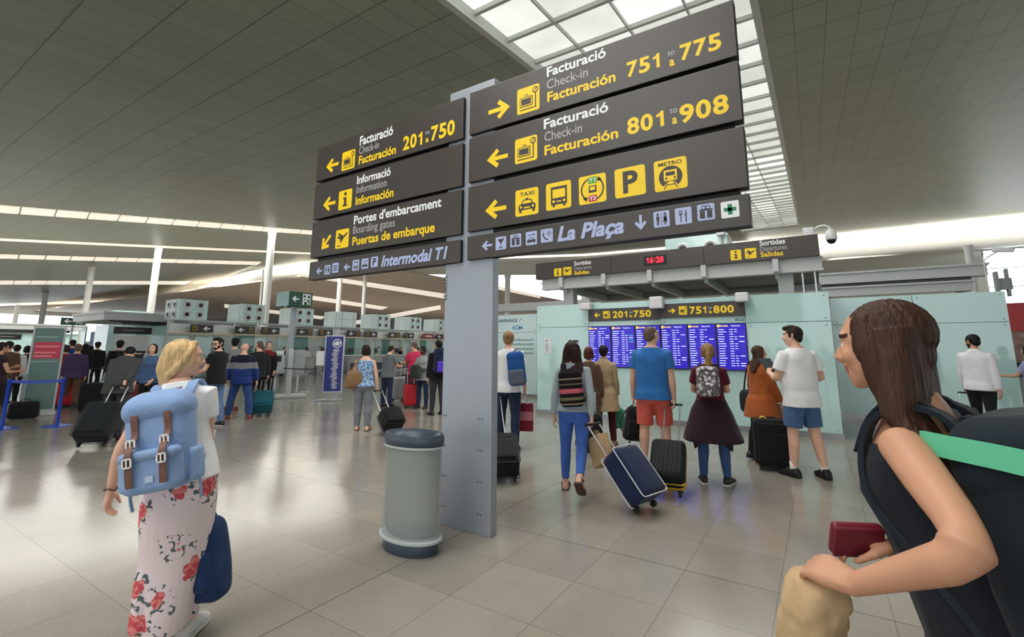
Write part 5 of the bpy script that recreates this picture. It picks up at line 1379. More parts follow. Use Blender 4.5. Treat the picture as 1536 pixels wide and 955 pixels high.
def suitcase(label, base, m, W=.42, D=.24, Ht=.56, hand=None, face=0., style='soft', rods=True, grip=RUB, trim=None, four=False, group=None, rodm=ALU, back=None, shell2=None, plain=False):
    base = A(base[0], base[1], 0)
    if hand is not None:
        up = unit(A(*hand)-base); L = np.linalg.norm(A(*hand)-base)
        n = unit(A(0, 0, 1)-up*up[2]); x = unit(np.cross(n, up))
        # n points upwards, away from the person who pulls
    else:
        up = A(0, 0, 1); n = A(math.sin(R_(face)), math.cos(R_(face)), 0); x = unit(np.cross(n, up)); L = Ht+.40
    y = np.cross(up, x)
    if y@n < 0: x, y = -x, -y
    r = empty('suitcase', label=label, cat='suitcase', group=group, matrix=frame_matrix(base+up*.0, x, y, up))
    z0 = .055
    y0 = .03 if hand is not None else -D/2
    cy = y0+D/2
    mb = MB()
    mb.rbox((0, cy, z0+Ht/2), W/2, D/2, Ht/2, .055 if style == 'soft' else .06, 4, bulge=.012 if style == 'soft' else .0)
    if style == 'hard':
        for u in np.linspace(-.36, .36, 7):
            for yy in (cy+D/2, cy-D/2): mb.rbox((u*W, yy, z0+Ht/2), .012, .006, Ht*.42, .005, 2)
    body = mb.soft('shell', m, r, 60)
    if style == 'hard':
        mb = MB(); mb.rbox((0, cy, z0+Ht/2), W/2+.003, .012, Ht/2+.003, .010, 3); mb.soft('zip_band', trim or RUB, r)
        if shell2: mb = MB(); mb.rbox((0, cy-D*.26, z0+Ht/2), W/2+.002, D*.235, Ht/2+.002, .055, 4); mb.soft('half_shell', shell2, r, 60)
    else:
      if not plain:
        mb = MB(); mb.rbox((0, cy+D/2+.012, z0+Ht*.40), W*.40, .022, Ht*.33, .02, 3); mb.soft('front_pocket', m, r, 60)
        mb = MB(); mb.rbox((0, cy+D/2+.010, z0+Ht*.83), W*.38, .016, Ht*.10, .012, 3); mb.soft('front_pocket', m, r, 60)
      for s in (-1, 1):
            hx, hz = W/2-.035, Ht/2-.035; pts = []
            for cx, cz, a0 in ((hx, hz, 0), (-hx, hz, 90), (-hx, -hz, 180), (hx, -hz, 270)):
                for a in np.linspace(a0, a0+90, 5): pts.append(A(cx+.038*math.cos(R_(a)), cy+s*(D/2-.014), z0+Ht/2+cz+.038*math.sin(R_(a))))
            rs = []
            for i in range(len(pts)):
                t = unit(pts[(i+1) % len(pts)]-pts[i-1]); u = A(0, 1, 0); w = np.cross(t, u); a = np.arange(6)*math.pi/3
                rs.append(pts[i]+np.outer(np.cos(a)*.006, u)+np.outer(np.sin(a)*.006, w))
            mb = MB(); mb.rings(rs, closed=True); mb.build('piping', trim or RUB, r, True)
    hw = W*.24
    if rods:
        mb = MB()
        for s in (-1, 1): mb.tube([(s*hw, y0+.028, z0+Ht-.05), (s*hw, y0+.028, L-.01)], .009, 8)
        th = mb.build('telescopic_handle', rodm, r, True)
        mb = MB(); mb.tube([(-hw-.02, y0+.028, L), (hw+.02, y0+.028, L)], .016, 10); mb.soft('grip', grip, th)
    mb = MB(); mb.tube([(-.08, cy, z0+Ht-.005), (-.06, cy, z0+Ht+.025), (.06, cy, z0+Ht+.025), (.08, cy, z0+Ht-.005)], .010, 8); mb.soft('carry_handle', grip, r)
    for s in (-1, 1):
        for yy in ((y0+.03, y0+D-.03) if four else (y0+.02,)):
            mb = MB(); mb.M = (roty(math.pi/2), A(s*(W/2-.06), yy, .033)); mb.lathe([(.012, -.016), (.033, -.014), (.033, .014), (.012, .016)], n=16); mb.M = None
            mb.box(s*(W/2-.06)-.022, s*(W/2-.06)+.022, yy-.02, yy+.02, .045, z0+.03)
            mb.soft('wheel', RUB, r)
    if not four and hand is None:
        mb = MB(); mb.box(-W/2+.06, W/2-.06, y0+D-.05, y0+D-.02, 0, z0+.01); mb.build('foot', RUB, r)
    return r
def strap(mb, pts, w=.03, t=.006, side=None):
    """flat webbing along points, its width laid along `side`"""
    Q = [A(*p) for p in pts]; P = []; rs = []
    for i in range(len(Q)-1):                          # smooth curve through the points
        a, b, c, e = Q[max(i-1, 0)], Q[i], Q[i+1], Q[min(i+2, len(Q)-1)]
        for q in (0, .25, .5, .75): P.append(.5*(2*b+(c-a)*q+(2*a-5*b+4*c-e)*q*q+(3*b-3*c+e-a)*q**3))
    P.append(Q[-1])
    for i, p in enumerate(P):
        d = unit(P[min(i+1, len(P)-1)]-P[max(i-1, 0)]); s = side[i] if isinstance(side, list) else side
        s = unit(A(*s)-d*(A(*s)@d)); n = np.cross(d, s)
        rs.append(np.array([p-s*w/2-n*t/2, p+s*w/2-n*t/2, p+s*w/2+n*t/2, p-s*w/2+n*t/2]))
    mb.rings(rs)
def backpack(k, label, w, h, d, zc, m, m2=None, xo=0., tilt=0., straps=(1, 1), flap=True, strapm=None, cat='backpack', group=None, gap=.0, pockets=1):
    """rucksack on the back of skeleton k; zc = height of its middle"""
    zf = (zc-(k.hipz-.515*k.H))/k.H
    yb = -np.interp(zf, [t[0] for t in k.tab], [t[2] for t in k.tab])*k.H*k.g-.028-gap
    c = k.T((xo, yb, zf*k.H), zf)
    Rl = k.rot(zf)@roty(R_(tilt)); Rw = k.R@Rl
    o = k.W(c)+A(0, 0, k.root.location.z)
    r = empty('backpack', label=label, cat=cat, group=group, matrix=frame_matrix(o, Rw@A(1, 0, 0), Rw@A(0, 1, 0), Rw@A(0, 0, 1)))
    m2 = m2 or m; sm = strapm or m2
    mb = MB(); mb.rbox((0, -d/2, 0), w/2, d/2, h/2, min(.09, d*.48), 5, taper=(.90, .80), bulge=.018); me = fused(mb, 'main_compartment', .011, 3); crumple(me, .004, 30, 5); link_mesh('main_compartment', me, m, r)
    if flap:
        mb = MB(); mb.rbox((0, -d*.52, h*.40), w*.505, d*.56, h*.15, .06, 4, taper=(.86, .8)); me = fused(mb, 'lid', .011, 3); crumple(me, .004, 26, 9); link_mesh('lid', me, m, r)
    if pockets:
        mb = MB(); mb.rbox((0, -d-.005, -h*.22), w*.40, .045, h*.22, .03, 4); me = fused(mb, 'front_pocket', .010, 2); crumple(me, .003, 30, 2); link_mesh('front_pocket', me, m2, r)
    loc = lambda p: Rl.T@(A(*p)-c)          # person-local -> bag-local
    for s, on in zip((-1, 1), straps):
        if not on: continue
        sx_ = s*.055*k.H*(1.1 if k.sex == 'm' else 1)
        T = lambda x, y, z: loc(k.T((x, y*k.H, z*k.H), z))
        q_ = 1. if k.sex == 'm' else .92
        pts = [A(s*w*.22, -.01, h*.34), T(sx_, -.060*q_, .812), T(sx_, -.014, .836), T(sx_, .032*q_, .822), T(sx_*1.1, .056*q_, .778), T(sx_*1.3, .058*q_, .72), T(sx_*1.5*q_, .018, .65), A(s*w*.40, -.01, -h*.36)]
        mb = MB(); strap(mb, pts, .05, .012, (1, 0, 0)); mb.soft('shoulder_strap', sm, r)
    mb = MB(); mb.tube([(-.04, -.02, h*.47), (-.03, -.02, h*.53), (.03, -.02, h*.53), (.04, -.02, h*.47)], .008, 8); mb.soft('carry_loop', sm, r)
    return r
def hand_bag(label, name, hand, heading, w, h, d, m, drop=.06, taper=(.8, .7), cat='bag', handles=True, hm=None, kind='soft', tilt=0., group=None):
    """bag hanging from a hand point"""
    Rw = rotz(-R_(heading))@roty(R_(tilt))
    r = empty(name, label=label, cat=cat, group=group, matrix=frame_matrix(A(*hand), Rw@A(1, 0, 0), Rw@A(0, 1, 0), Rw@A(0, 0, 1)))
    zt = -drop
    mb = MB()
    if kind == 'soft':
        mb.rbox((0, 0, zt-h/2), w/2, d/2, h/2, min(.07, d*.45), 4, taper=taper, bulge=.02); me = fused(mb, 'bag_body', .011, 3); crumple(me, .006, 22, 4); link_mesh('bag_body', me, m, r)
    else:                                             # open paper carrier with gusset folds
        t = .004; x, y = w/2, d/2
        for b_ in ((-x, x, -y, -y+t, zt-h, zt), (-x, x, y-t, y, zt-h, zt), (-x, -x+t, -y, y, zt-h, zt), (x-t, x, -y, y, zt-h, zt), (-x, x, -y, y, zt-h, zt-h+t)): mb.box(*b_)
        mb.build('bag_body', m, r)
    if handles:
        for s in (-1, 1):
            mb = MB(); q = w*.2
            mb.tube([(-q, s*d*.35*taper[1], zt-.02), (-q*.55, s*.012, -.012), (0, s*.008, .006), (q*.55, s*.012, -.012), (q, s*d*.35*taper[1], zt-.02)], .005, 6); mb.soft('handle', hm or m, r)
    return r

# ------------------------------------------------------------------ wardrobe
f_ = fabric
DEN = f_('denim_blue', (56, 84, 130)); DEND = f_('denim_dark', (34, 46, 72)); DENL = f_('denim_light', (92, 120, 160))
WHT_T = f_('white_cotton', (240, 239, 238), var=.04); BLK = f_('black_cloth', (22, 22, 25)); CHAR = f_('charcoal_cloth', (54, 56, 60)); GREYC = f_('grey_cloth', (120, 124, 130))
NAVYC = f_('navy_cloth', (26, 34, 60)); BEIGE = f_('beige_cloth', (186, 168, 136)); BURG = f_('burgundy_cloth', (84, 28, 40)); BROWN = f_('brown_cloth', (92, 68, 52))
def hairm(name, rgb): return mat(name, rgb, .55, 0, .25, .38, 5, .7, 14, stretch=(9, 9, .8))
HBLOND = hairm('blond_hair', (216, 182, 130)); HBR = hairm('brown_hair', (66, 42, 30)); HDK = hairm('dark_brown_hair', (40, 28, 24)); HBK = hairm('black_hair', (22, 19, 19)); HRED = hairm('auburn_hair', (86, 44, 32)); HGR = hairm('grey_brown_hair', (104, 88, 74)); HDB = hairm('dark_blond_hair', (150, 116, 76))
SHB = mat('black_shoe', (24, 24, 26), .5); SHW = mat('white_sole', (228, 226, 222), .5); SHT = mat('tan_leather', (150, 104, 76), .5); SHR = mat('red_brown_shoe', (126, 52, 46), .5)
SHOE = dict(kind='shoe', mat=SHB); SNEAK = dict(kind='shoe', mat=SHB, sole=SHW)
def P(label, px, py, rel, **kw):
    loc = on_floor(px, py); return person(label, loc, azim(px)+rel, **kw)
def PD(label, px, dist, rel, **kw):
    d = ray(px, 510); d = d/np.hypot(d[0], d[1])*dist; return person(label, d, azim(px)+rel, **kw)

# ------------------------------------------------------------------ the woman with the light blue rucksack (left foreground)
FLOR = floral_mat('floral_trouser_cloth', (234, 216, 218), ((208, 84, 92), (230, 136, 130)), (92, 104, 108), 7.0, .85, .34)
k = P('blond woman in white t-shirt and floral wide trousers, wearing the light blue rucksack', 247, 968, 24, H=1.61, sex='f', vox=.0055, skin='fair', seed=2,
      pose=dict(armR=(4, 4, 6, 0, 62), armL=(-6, 24, 14, 0, 30), head=(64, 2), legL=(-5, 8, 0, -8), legR=(5, 3, 0, 0), side=-9, lean=3),
      hair=dict(kind='loosetail', mat=HBLOND, groove=.8),
      top=dict(mat=WHT_T, hem=.52, sleeve=.52, ease=.014, cuff=.02, fold=.004), legs=dict(mat=FLOR, ease=.010, ease2=.010, waist=.62, upto=1.9, fold=.010, ff=16,
      skirt=[(.60, .080, .064), (.54, .102, .080), (.48, .110, .088), (.38, .108, .094), (.26, .098, .088), (.14, .082, .080), (.06, .068, .072)]),
      shoes=dict(kind='shoe', mat=mat('white_shoe', (220, 218, 214), .5)))
BLUEB = f_('light_blue_canvas', (140, 168, 210), var=.10, vscale=6, bump=.4, bscale=40); LEA = mat('brown_leather', (122, 80, 66), .5, var=.12, vscale=20); BUC = mat('buckle_metal', (206, 204, 198), .25, metal=.7)
def rucksack(k, label, w, h, d, zc, xo):
    r = backpack(k, label, w, h, d, zc, BLUEB, flap=False, xo=xo, gap=.0, pockets=0)
    mb = MB(); mb.rbox((0, -d*.50, h*.36), w*.535, d*.60, h*.17, .085, 5, taper=(.80, .78), bulge=.02); me = fused(mb, 'lid', .009, 4); crumple(me, .0045, 22, 9); link_mesh('lid', me, BLUEB, r)
    mb = MB(); mb.rbox((0, -d-.012, -h*.27), w*.42, .055, h*.20, .04, 5); me = fused(mb, 'front_pocket', .009, 3); crumple(me, .003, 24, 2); link_mesh('front_pocket', me, BLUEB, r)
    mb = MB(); mb.rbox((0, -d-.035, -h*.10), w*.43, .045, h*.055, .03, 4); me = fused(mb, 'pocket_flap', .009, 3); link_mesh('pocket_flap', me, BLUEB, r)
    for s in (-1, 1):
        x = s*w*.235
        mb = MB(); strap(mb, [(x, -d*.30, h*.535), (x, -d*.80, h*.50), (x, -d*1.10, h*.38), (x, -d*1.15, h*.25), (x, -d*1.13, h*.10), (x, -d-.085, -h*.05), (x, -d-.086, -h*.16), (x, -d-.085, -h*.30), (x*.97, -d-.08, -h*.38)], .030, .006, (1, 0, 0))
        st = mb.soft('leather_strap', LEA, r)
        for z, yy in ((.03, -d-.058), (-.14, -d-.094)):
            mb = MB(); zz = h*z; q = .021
            mb.box(x-q, x+q, yy-.006, yy+.004, zz+.016, zz+.023); mb.box(x-q, x+q, yy-.006, yy+.004, zz-.023, zz-.016); mb.box(x-q, x-q+.007, yy-.006, yy+.004, zz-.023, zz+.023); mb.box(x+q-.007, x+q, yy-.006, yy+.004, zz-.023, zz+.023); mb.box(x-.003, x+.003, yy-.008, yy+.002, zz-.018, zz+.020)
            mb.build('buckle', BUC, st)
    mb = MB(); mb.box(-w*.03, w*.08, -d-.072, -d-.066, -h*.36, -h*.30); mb.build('label_patch', mat('label_patch', (190, 204, 224), .6), r)
    for s in (-1, 1):
        mb = MB(); strap(mb, [(s*w*.46, -d*.45, -h*.30), (s*w*.52, -d*.35, -h*.52), (s*w*.50, -d*.3, -h*.66)], .024, .005, (0, 1, 0)); mb.soft('side_strap', BLUEB, r)
        mb = MB(); mb.rbox((s*w*.5, -d*.5, -h*.28), .022, d*.36, h*.17, .02, 3); mb.soft('side_pocket', BLUEB, r)
    return r
rucksack(k, 'large light blue canvas rucksack with brown leather straps on the blond woman\'s back', .31, .49, .17, 1.06, -.01)
mb = MB(); a_, b_ = k.arm['L'][1], k.arm['L'][2]; c_ = b_+(a_-b_)*.06; mb.tube([c_+A(.030*math.cos(t), .030*math.sin(t), .006*math.sin(3*t)) for t in np.linspace(0, 2*math.pi, 20)], .004, 6)
o = mb.build('bracelet', mat('dark_bracelet', (90, 52, 60), .4), k.root, True)
g = k.W(k.grip['R']); NAVB = f_('navy_nylon', (30, 56, 96), var=.2, vscale=8, bump=.5, bscale=18)
r = hand_bag('dark blue nylon backpack carried by its loop in the blond woman\'s right hand', 'backpack', g, azim(290)+40, .31, .44, .18, NAVB, .10, (.5, .55), 'backpack', tilt=-6)
mb = MB(); mb.rbox((.02, -.085, -.36), .095, .045, .10, .035, 4); me = fused(mb, 'front_pocket', .01, 3); crumple(me, .004, 26, 3); link_mesh('front_pocket', me, NAVB, r)
mb = MB(); strap(mb, [(-.05, .08, -.12), (-.13, .10, -.28), (-.17, .08, -.44), (-.12, .05, -.52), (-.05, .04, -.49)], .035, .007, (0, 1, 0)); mb.soft('loose_strap', mat('dark_navy_webbing', (22, 34, 66), .7), r)
mb = MB(); strap(mb, [(-.09, -.05, -.47), (-.10, -.05, -.56), (-.08, -.05, -.64)], .022, .005, (1, 0, 0)); mb.soft('loose_strap', NAVB, r)
mb = MB(); mb.rbox((.10, -.03, -.24), .006, .012, .03, .005, 2); mb.rbox((-.02, -.10, -.235), .02, .004, .006, .003, 2); mb.soft('red_tab', mat('red_tab', (190, 60, 60), .6), r)

def at_px(x, y, d):
    r = ray(x, y); return A(0, 0, EYE)+r/np.hypot(r[0], r[1])*d
# ------------------------------------------------------------------ the woman passing close by at the right
HLONG = HBR
k = PD('brown-haired woman in a dark tank top passing close by at the right edge', 1432, 1.52, -78, H=1.70, sex='f', vox=.0055, skin='tan', seed=6,
      pose=dict(armL=dict(tw=at_px(1222, 846, 1.30), pole=(-.6, -1, .1), hd=(.25, .92, .05), n=(.4, -.2, -.9), curl=42), armR=dict(tw=at_px(1278, 806, 1.48), pole=(.6, -1, -.4), hd=(-.35, .85, .1), n=(-.3, -.3, -.9), curl=48), head=(-4, -2), legL=(12, 8, 3), legR=(-10, 16, 3, -20), lean=11),
      hair=dict(kind='long', mat=HLONG, len=2.45, wide=1.45, back=-.125, groove=.6),
      top=dict(mat=f_('dark_navy_knit', (28, 30, 38)), hem=.50, ease=.008, neck=.79, fold=.003, name='tank_top'), legs=dict(mat=NAVYC, ease=.01, ease2=.02),
      shoes=SHOE)
for s in (-1, 1):
    mb = MB(); T = lambda x, y, z: k.T((s*x*k.H, y*k.H, z*k.H), z)
    strap(mb, [T(.045, -.055, .775), T(.05, -.040, .83), T(.052, -.005, .848), T(.05, .035, .825), T(.046, .066, .78)], .025, .006, (1, 0, 0)); mb.soft('tank_top_strap', f_('dark_navy_knit', (28, 30, 38)), k.root)
DKP = f_('dark_green_black_nylon', (26, 36, 44), var=.2, vscale=4)
r = backpack(k, 'large dark backpack with a mint green strap on the woman at the right edge', .40, .54, .24, 1.10, DKP, tilt=0, gap=-.04, strapm=DKP, pockets=1)
mb = MB(); strap(mb, [(-.10, -.02, .235), (-.13, -.10, .262), (-.14, -.19, .235), (-.13, -.262, .15), (-.12, -.275, .02)], .045, .008, (1, 0, 0)); mb.soft('compression_strap', mat('mint_green_webbing', (98, 196, 152), .6), r)
mb = MB(); strap(mb, [(-.15, .03, .255), (-.185, -.02, .245), (-.205, -.10, .225), (-.21, -.20, .19), (-.19, -.27, .15)], .045, .010, (0, -.2, 1)); mb.soft('side_strap', mat('mint_green_webbing', (98, 196, 152), .6), r)
g = k.W(k.grip['L'])
r = hand_bag('crumpled tan paper bag held in the passing woman\'s left hand', 'paper_bag', g+CR*.02+A(0, 0, -.005), azim(1240)+20, .125, .22, .10, mat('tan_paper', (190, 160, 120), .8, var=.2, vscale=14, bump=.6, bscale=16), -.005, (.5, .5), handles=False, tilt=14)
for c in r.children:
    v = verts(c.data); n = normals(c.data); set_verts(c.data, v+n*(.026*(np.abs(waves(v, 4, 46))-.18)+.012*(np.abs(waves(v, 9, 95))-.2))[:, None])
g = k.W(k.grip['R']); mb = MB(); mb.M = (rotz(R_(25))@rotx(R_(20)), A(0, 0, .0)); mb.rbox((0, 0, .01), .055, .012, .04, .01, 3); mb.rbox((0, -.013, .01), .053, .004, .038, .003, 2); mb.M = None
o = mb.soft('wallet', mat('maroon_leather', (110, 24, 40), .45)); o.location = tuple(g+A(.02, -.02, .02)); tag(o, 'maroon wallet held in the passing woman\'s right hand above the tan bag', 'wallet')

def on_body(o, k): o.location = k.root.location; o.rotation_euler = (0, 0, k.rz)
# ------------------------------------------------------------------ travellers in front of the departure screens
# the man with the blue daypack
k = P('man in white t-shirt and dark jeans with a blue daypack, beside the grey post', 762, 674, 6, H=1.83, vox=.009, skin='fair', seed=11,
      pose=dict(armL=(-4, 10, 6, 0, 60), armR=(6, 10, 14, 0, 50), head=(8, 0), legL=(8, 6, 3), legR=(-6, 10, 3, -10)), hair=dict(kind='bun', mat=HDB),
      top=dict(mat=WHT_T, hem=.47, sleeve=.55, ease=.018, cuff=.026), legs=dict(mat=DEND, ease2=.016), shoes=SHOE)
BP2 = f_('royal_blue_nylon', (34, 84, 150)); GRN_ = f_('grey_nylon', (96, 104, 116))
backpack(k, 'blue and grey daypack hanging from one shoulder of the man in white beside the post', .28, .50, .16, 1.23, BP2, GRN_, xo=.15, tilt=-6, straps=(0, 1))
hL, hR = k.W(k.grip['L']), k.W(k.grip['R'])
suitcase('black soft suitcase behind the right side of the grey sign post', on_floor(753, 727), BLK, .42, .24, .60, hL, style='soft')
hand_bag('maroon and pink paper shopping bag carried by the man in white beside the post', 'shopping_bag', hR, azim(792)+8, .30, .42, .10, band_mat('maroon_pink_bag', [(0, (128, 26, 48)), (.3, (190, 120, 130)), (.62, (128, 26, 48))], -.5, -.08, .5), .12, kind='paper', hm=mat('white_cord', (220, 214, 210), .7))
# the girl with the woven backpack
k = P('young woman with long brown hair, pale grey jacket and bright blue leggings', 863, 737, 8, H=1.66, sex='f', vox=.008, skin='fair', seed=12,
      pose=dict(armL=(-8, 12, 10, 0, 30), armR=(-16, 10, 8, 0, 62), head=(28, 12), legL=(7, 3, 3), legR=(-18, 34, 2, -40)), hair=dict(kind='long', mat=hairm('warm_dark_brown_hair', (56, 36, 30)), len=1.85, wide=1.2, back=-.10),
      top=dict(mat=f_('pale_grey_jacket', (172, 184, 190)), hem=.52, sleeve=1.9, ease=.018, cuff=.012, name='jacket'), legs=dict(mat=f_('bright_blue_denim', (70, 108, 190)), ease=.004, ease2=.004, upto=1.88, fold=.0015, name='leggings'),
      shoes=dict(kind='sandal', mat=mat('dark_sandal_leather', (74, 46, 40), .5)))
AZT = band_mat('woven_striped_cloth', [(0, (28, 24, 24)), (.10, (176, 158, 130)), (.14, (24, 22, 24)), (.22, (128, 120, 84)), (.30, (28, 24, 24)), (.40, (196, 92, 110)), (.52, (24, 22, 22)), (.62, (110, 100, 84)), (.66, (28, 24, 24)), (.76, (150, 140, 118)), (.80, (26, 24, 24))], -.2, .2)
backpack(k, 'small black backpack with pink and gold woven stripes on the woman in blue leggings', .27, .38, .12, 1.11, AZT, AZT, flap=True, strapm=BLK, tilt=-5)
mb = MB()
for s in (-1, 1): mb.tube([k.HF((s*(.16+.13*math.cos(t)), .20-.09*math.sin(t), .49+.05*math.sin(t))) for t in np.linspace(0, 2*math.pi, 12)], .006, 6)
mb.tube([k.HF((-.30, .18, .49)), k.HF((-.38, -.1, .30))], .005, 6); mb.tube([k.HF((.30, .18, .49)), k.HF((.38, -.1, .30))], .005, 6)
o = mb.build('sunglasses', BLACK, None, True); on_body(o, k); tag(o, 'dark sunglasses pushed up on the hair of the woman in blue leggings', 'sunglasses')
hR = k.W(k.grip['R'])
suitcase('navy blue soft suitcase with white piping, tilted behind the woman in blue leggings', on_floor(966, 768), f_('navy_suitcase_cloth', (26, 38, 70)), .40, .23, .51, hR, style='soft', plain=True, trim=mat('white_piping', (206, 208, 212), .5))
hand_bag('tan paper bag dangling over the navy suitcase handle', 'paper_bag', hR+A(.04, .06, -.04), azim(905)+60, .24, .30, .13, mat('kraft_paper', (190, 158, 118), .8, var=.08, vscale=9), .06, kind='paper', tilt=-26)
# woman with auburn hair half hidden
k = P('auburn-haired woman half hidden between the blue leggings woman and the trench coat', 886, 670, 10, H=1.60, sex='f', vox=.011, skin='tan', seed=13,
      pose=dict(armR=(0, 8, 6, 0, 60), armL=(10, 10, 60, 20), legL=(2, 4, 12)), hair=dict(kind='bob', mat=HRED),
      top=dict(mat=BROWN, hem=.42, sleeve=1.9, ease=.02, flare=.12, name='coat'), legs=dict(mat=f_('khaki_shorts', (120, 104, 84)), upto=.9, ease2=.02, name='shorts'), shoes=SNEAK)
suitcase('black upright suitcase behind the blue leggings woman, under the trench coat', on_floor(886, 677), BLK, .36, .22, .50, face=azim(886)+180)
# trench coat
k = P('dark-haired person in a beige trench coat watching the departure screens', 909, 668, 4, H=1.63, sex='f', vox=.010, skin='tan', seed=14,
      pose=dict(armR=(4, 9, 10, 0, 60), armL=(4, 9, 10, 0), legL=(0, 2, 4), legR=(2, 2, 4)), hair=dict(kind='short', mat=HBK),
      top=dict(mat=f_('beige_trench_cloth', (176, 152, 116)), hem=.34, sleeve=1.95, ease=.026, cuff=.022, flare=.16, collar=True, name='trench_coat'), legs=dict(mat=BURG), shoes=dict(kind='shoe', mat=SHT))
mb = MB(); c0 = k.T((0, 0, .60*k.H), .6); rs = []
a = np.linspace(0, 2*math.pi, 29)[:-1]
for z in (-.025, .025): rs.append(np.stack([np.cos(a)*.176, np.sin(a)*.138-.004, np.full(28, z)], 1)+c0)
mb.rings(rs); mb.soft('coat_belt', f_('trench_belt_cloth', (158, 134, 100)), k.root)
hand_bag('green plastic carrier bag held by the person in the trench coat', 'carrier_bag', k.W(k.grip['R']), azim(935)-20, .27, .34, .13, f_('green_plastic', (44, 138, 92), .4), .09, (.7, .6), hm=mat('green_handle', (44, 138, 92), .4))
# blue t-shirt man
k = P('tall man in a blue t-shirt and coral shorts holding a black backpack', 985, 703, 8, H=1.88, vox=.008, skin='fair', seed=15,
      pose=dict(armL=(6, 12, 8, 0, 60), armR=(-6, 9, 10, 0, 62), head=(32, 4), legL=(-2, 4, 4), legR=(8, 6, 4), girth=1.12), hair=dict(kind='fringe', mat=HGR),
      top=dict(mat=f_('cornflower_blue_cotton', (48, 112, 178)), hem=.475, sleeve=.62, ease=.018, cuff=.026), legs=dict(mat=f_('coral_cloth', (214, 96, 82)), upto=.92, ease=.014, ease2=.034, fold=.006, name='shorts', waist=.57), shoes=dict(kind='sandal', mat=SHB))
r = hand_bag('black backpack hanging from the left hand of the man in coral shorts', 'backpack', k.W(k.grip['L']), azim(952)-14, .30, .46, .18, BLK, .03, (.50, .6), 'backpack', tilt=6)
mb = MB(); mb.rbox((0, -.10, -.32), .10, .04, .11, .03, 4); mb.soft('front_pocket', BLK, r); mb = MB(); strap(mb, [(-.10, .08, -.10), (-.17, .10, -.28), (-.10, .09, -.44)], .05, .012, (0, 1, 0)); strap(mb, [(-.04, -.02, -.47), (-.05, -.02, -.54), (-.045, -.02, -.60)], .02, .005, (1, 0, 0)); mb.soft('shoulder_strap', BLK, r)
suitcase('black ribbed hard suitcase with a yellow side, behind the man in coral shorts', on_floor(1002, 748), mat('black_ribbed_shell', (24, 26, 28), .65, spec=.2), .37, .24, .56, k.W(k.grip['R']), style='hard', trim=mat('yellow_zip', (200, 160, 40), .5), four=False, shell2=mat('yellow_shell', (196, 158, 46), .4), rodm=mat('grey_rods', (120, 122, 124), .4))
# maroon t-shirt girl
k = P('blond ponytail girl in a maroon t-shirt with a dark jacket round her waist', 1074, 725, 4, H=1.64, sex='f', vox=.008, skin='fair', seed=16,
      pose=dict(armL=(20, 14, 70, 30), armR=(24, 10, 80, 34), head=(-8, 6), legL=(0, 2, 4, 0, 14), legR=(2, 2, 4, 0, 16)), hair=dict(kind='pony', mat=HDB),
      top=dict(mat=f_('maroon_cotton', (92, 26, 42)), hem=.50, sleeve=.6, ease=.016, cuff=.022), legs=dict(mat=DEN, ease=.006, ease2=.008), shoes=SNEAK)
mb = MB(); torso_rings(mb, k, .30, .60, .028, flare=.33, fz=.58)
me = fused(mb, 'tied_jacket', .010, 3); crumple(me, .016, 17, 8); o = link_mesh('tied_jacket', me, f_('dark_plum_cloth', (44, 22, 34)), k.root)
mb = MB()
for s in (-1, 1): mb.tube([k.T((s*.10, -.10, .40*k.H), .52), k.T((s*.17, -.09, .30*k.H), .52), k.T((s*.20, -.05, .24*k.H), .52)], [.07, .06, .015], 10)
me = fused(mb, 'jacket_corner', .010, 3); link_mesh('jacket_corners', me, f_('dark_plum_cloth', (44, 22, 34)), k.root)
FLB = floral_mat('black_white_floral_cloth', (112, 106, 108), ((228, 224, 222), (190, 182, 184)), (48, 42, 46), 20, .9, .46)
backpack(k, 'small floral drawstring backpack on the blond ponytail girl', .26, .33, .12, 1.17, FLB, FLB, strapm=BLK)
# woman in the rust coat
k = P('woman with long brown hair in a rust orange coat, behind the black suitcase', 1150, 690, 44, H=1.62, sex='f', vox=.010, skin='fair', seed=17,
      pose=dict(armR=(10, 10, 14, 0, 60), armL=(6, 12, 20, 0), head=(30, 2), legL=(-8, 8, 2, -8), legR=(10, 4, 2)), hair=dict(kind='long', mat=HBR, len=1.5),
      top=dict(mat=f_('rust_wool', (166, 88, 38)), hem=.36, sleeve=1.9, ease=.024, cuff=.03, flare=.22, name='coat'), legs=dict(mat=BLK), shoes=SHOE)
g = k.W(k.T((-.20, -.02, .60*k.H), .6)); r = hand_bag('black shoulder bag hanging at the hip of the woman in the rust coat', 'shoulder_bag', g, azim(1142)+50, .34, .34, .14, BLK, .02, (.85, .8), handles=False)
mb = MB(); strap(mb, [A(-.12, 0, -.06), A(-.08, .02, .2), A(.02, .03, .40), A(.10, .02, .2), A(.13, 0, -.06)], .025, .006, (0, 1, 0)); mb.soft('long_strap', BLK, r)
hand_bag('brown kraft carrier bag standing behind the black suitcase beside the rust coat', 'paper_bag', A(*on_floor(1176, 692)[:2], .84), azim(1176)+8, .32, .40, .14, mat('brown_kraft_paper', (150, 116, 80), .8, var=.08, vscale=8), .06, kind='paper')
r = suitcase('black soft cabin suitcase standing beside the man in denim shorts', on_floor(1160, 704), BLK, .40, .24, .58, face=azim(1160)+174, rods=False)
mb = MB(); mb.tube([(-.02, 0, 0), (.02, .01, .02), (.05, 0, .0)], .012, 8); o = mb.build('yellow_ribbon', mat('yellow_ribbon', (214, 190, 70), .6), r, True); o.location = (.06, .0, .645)
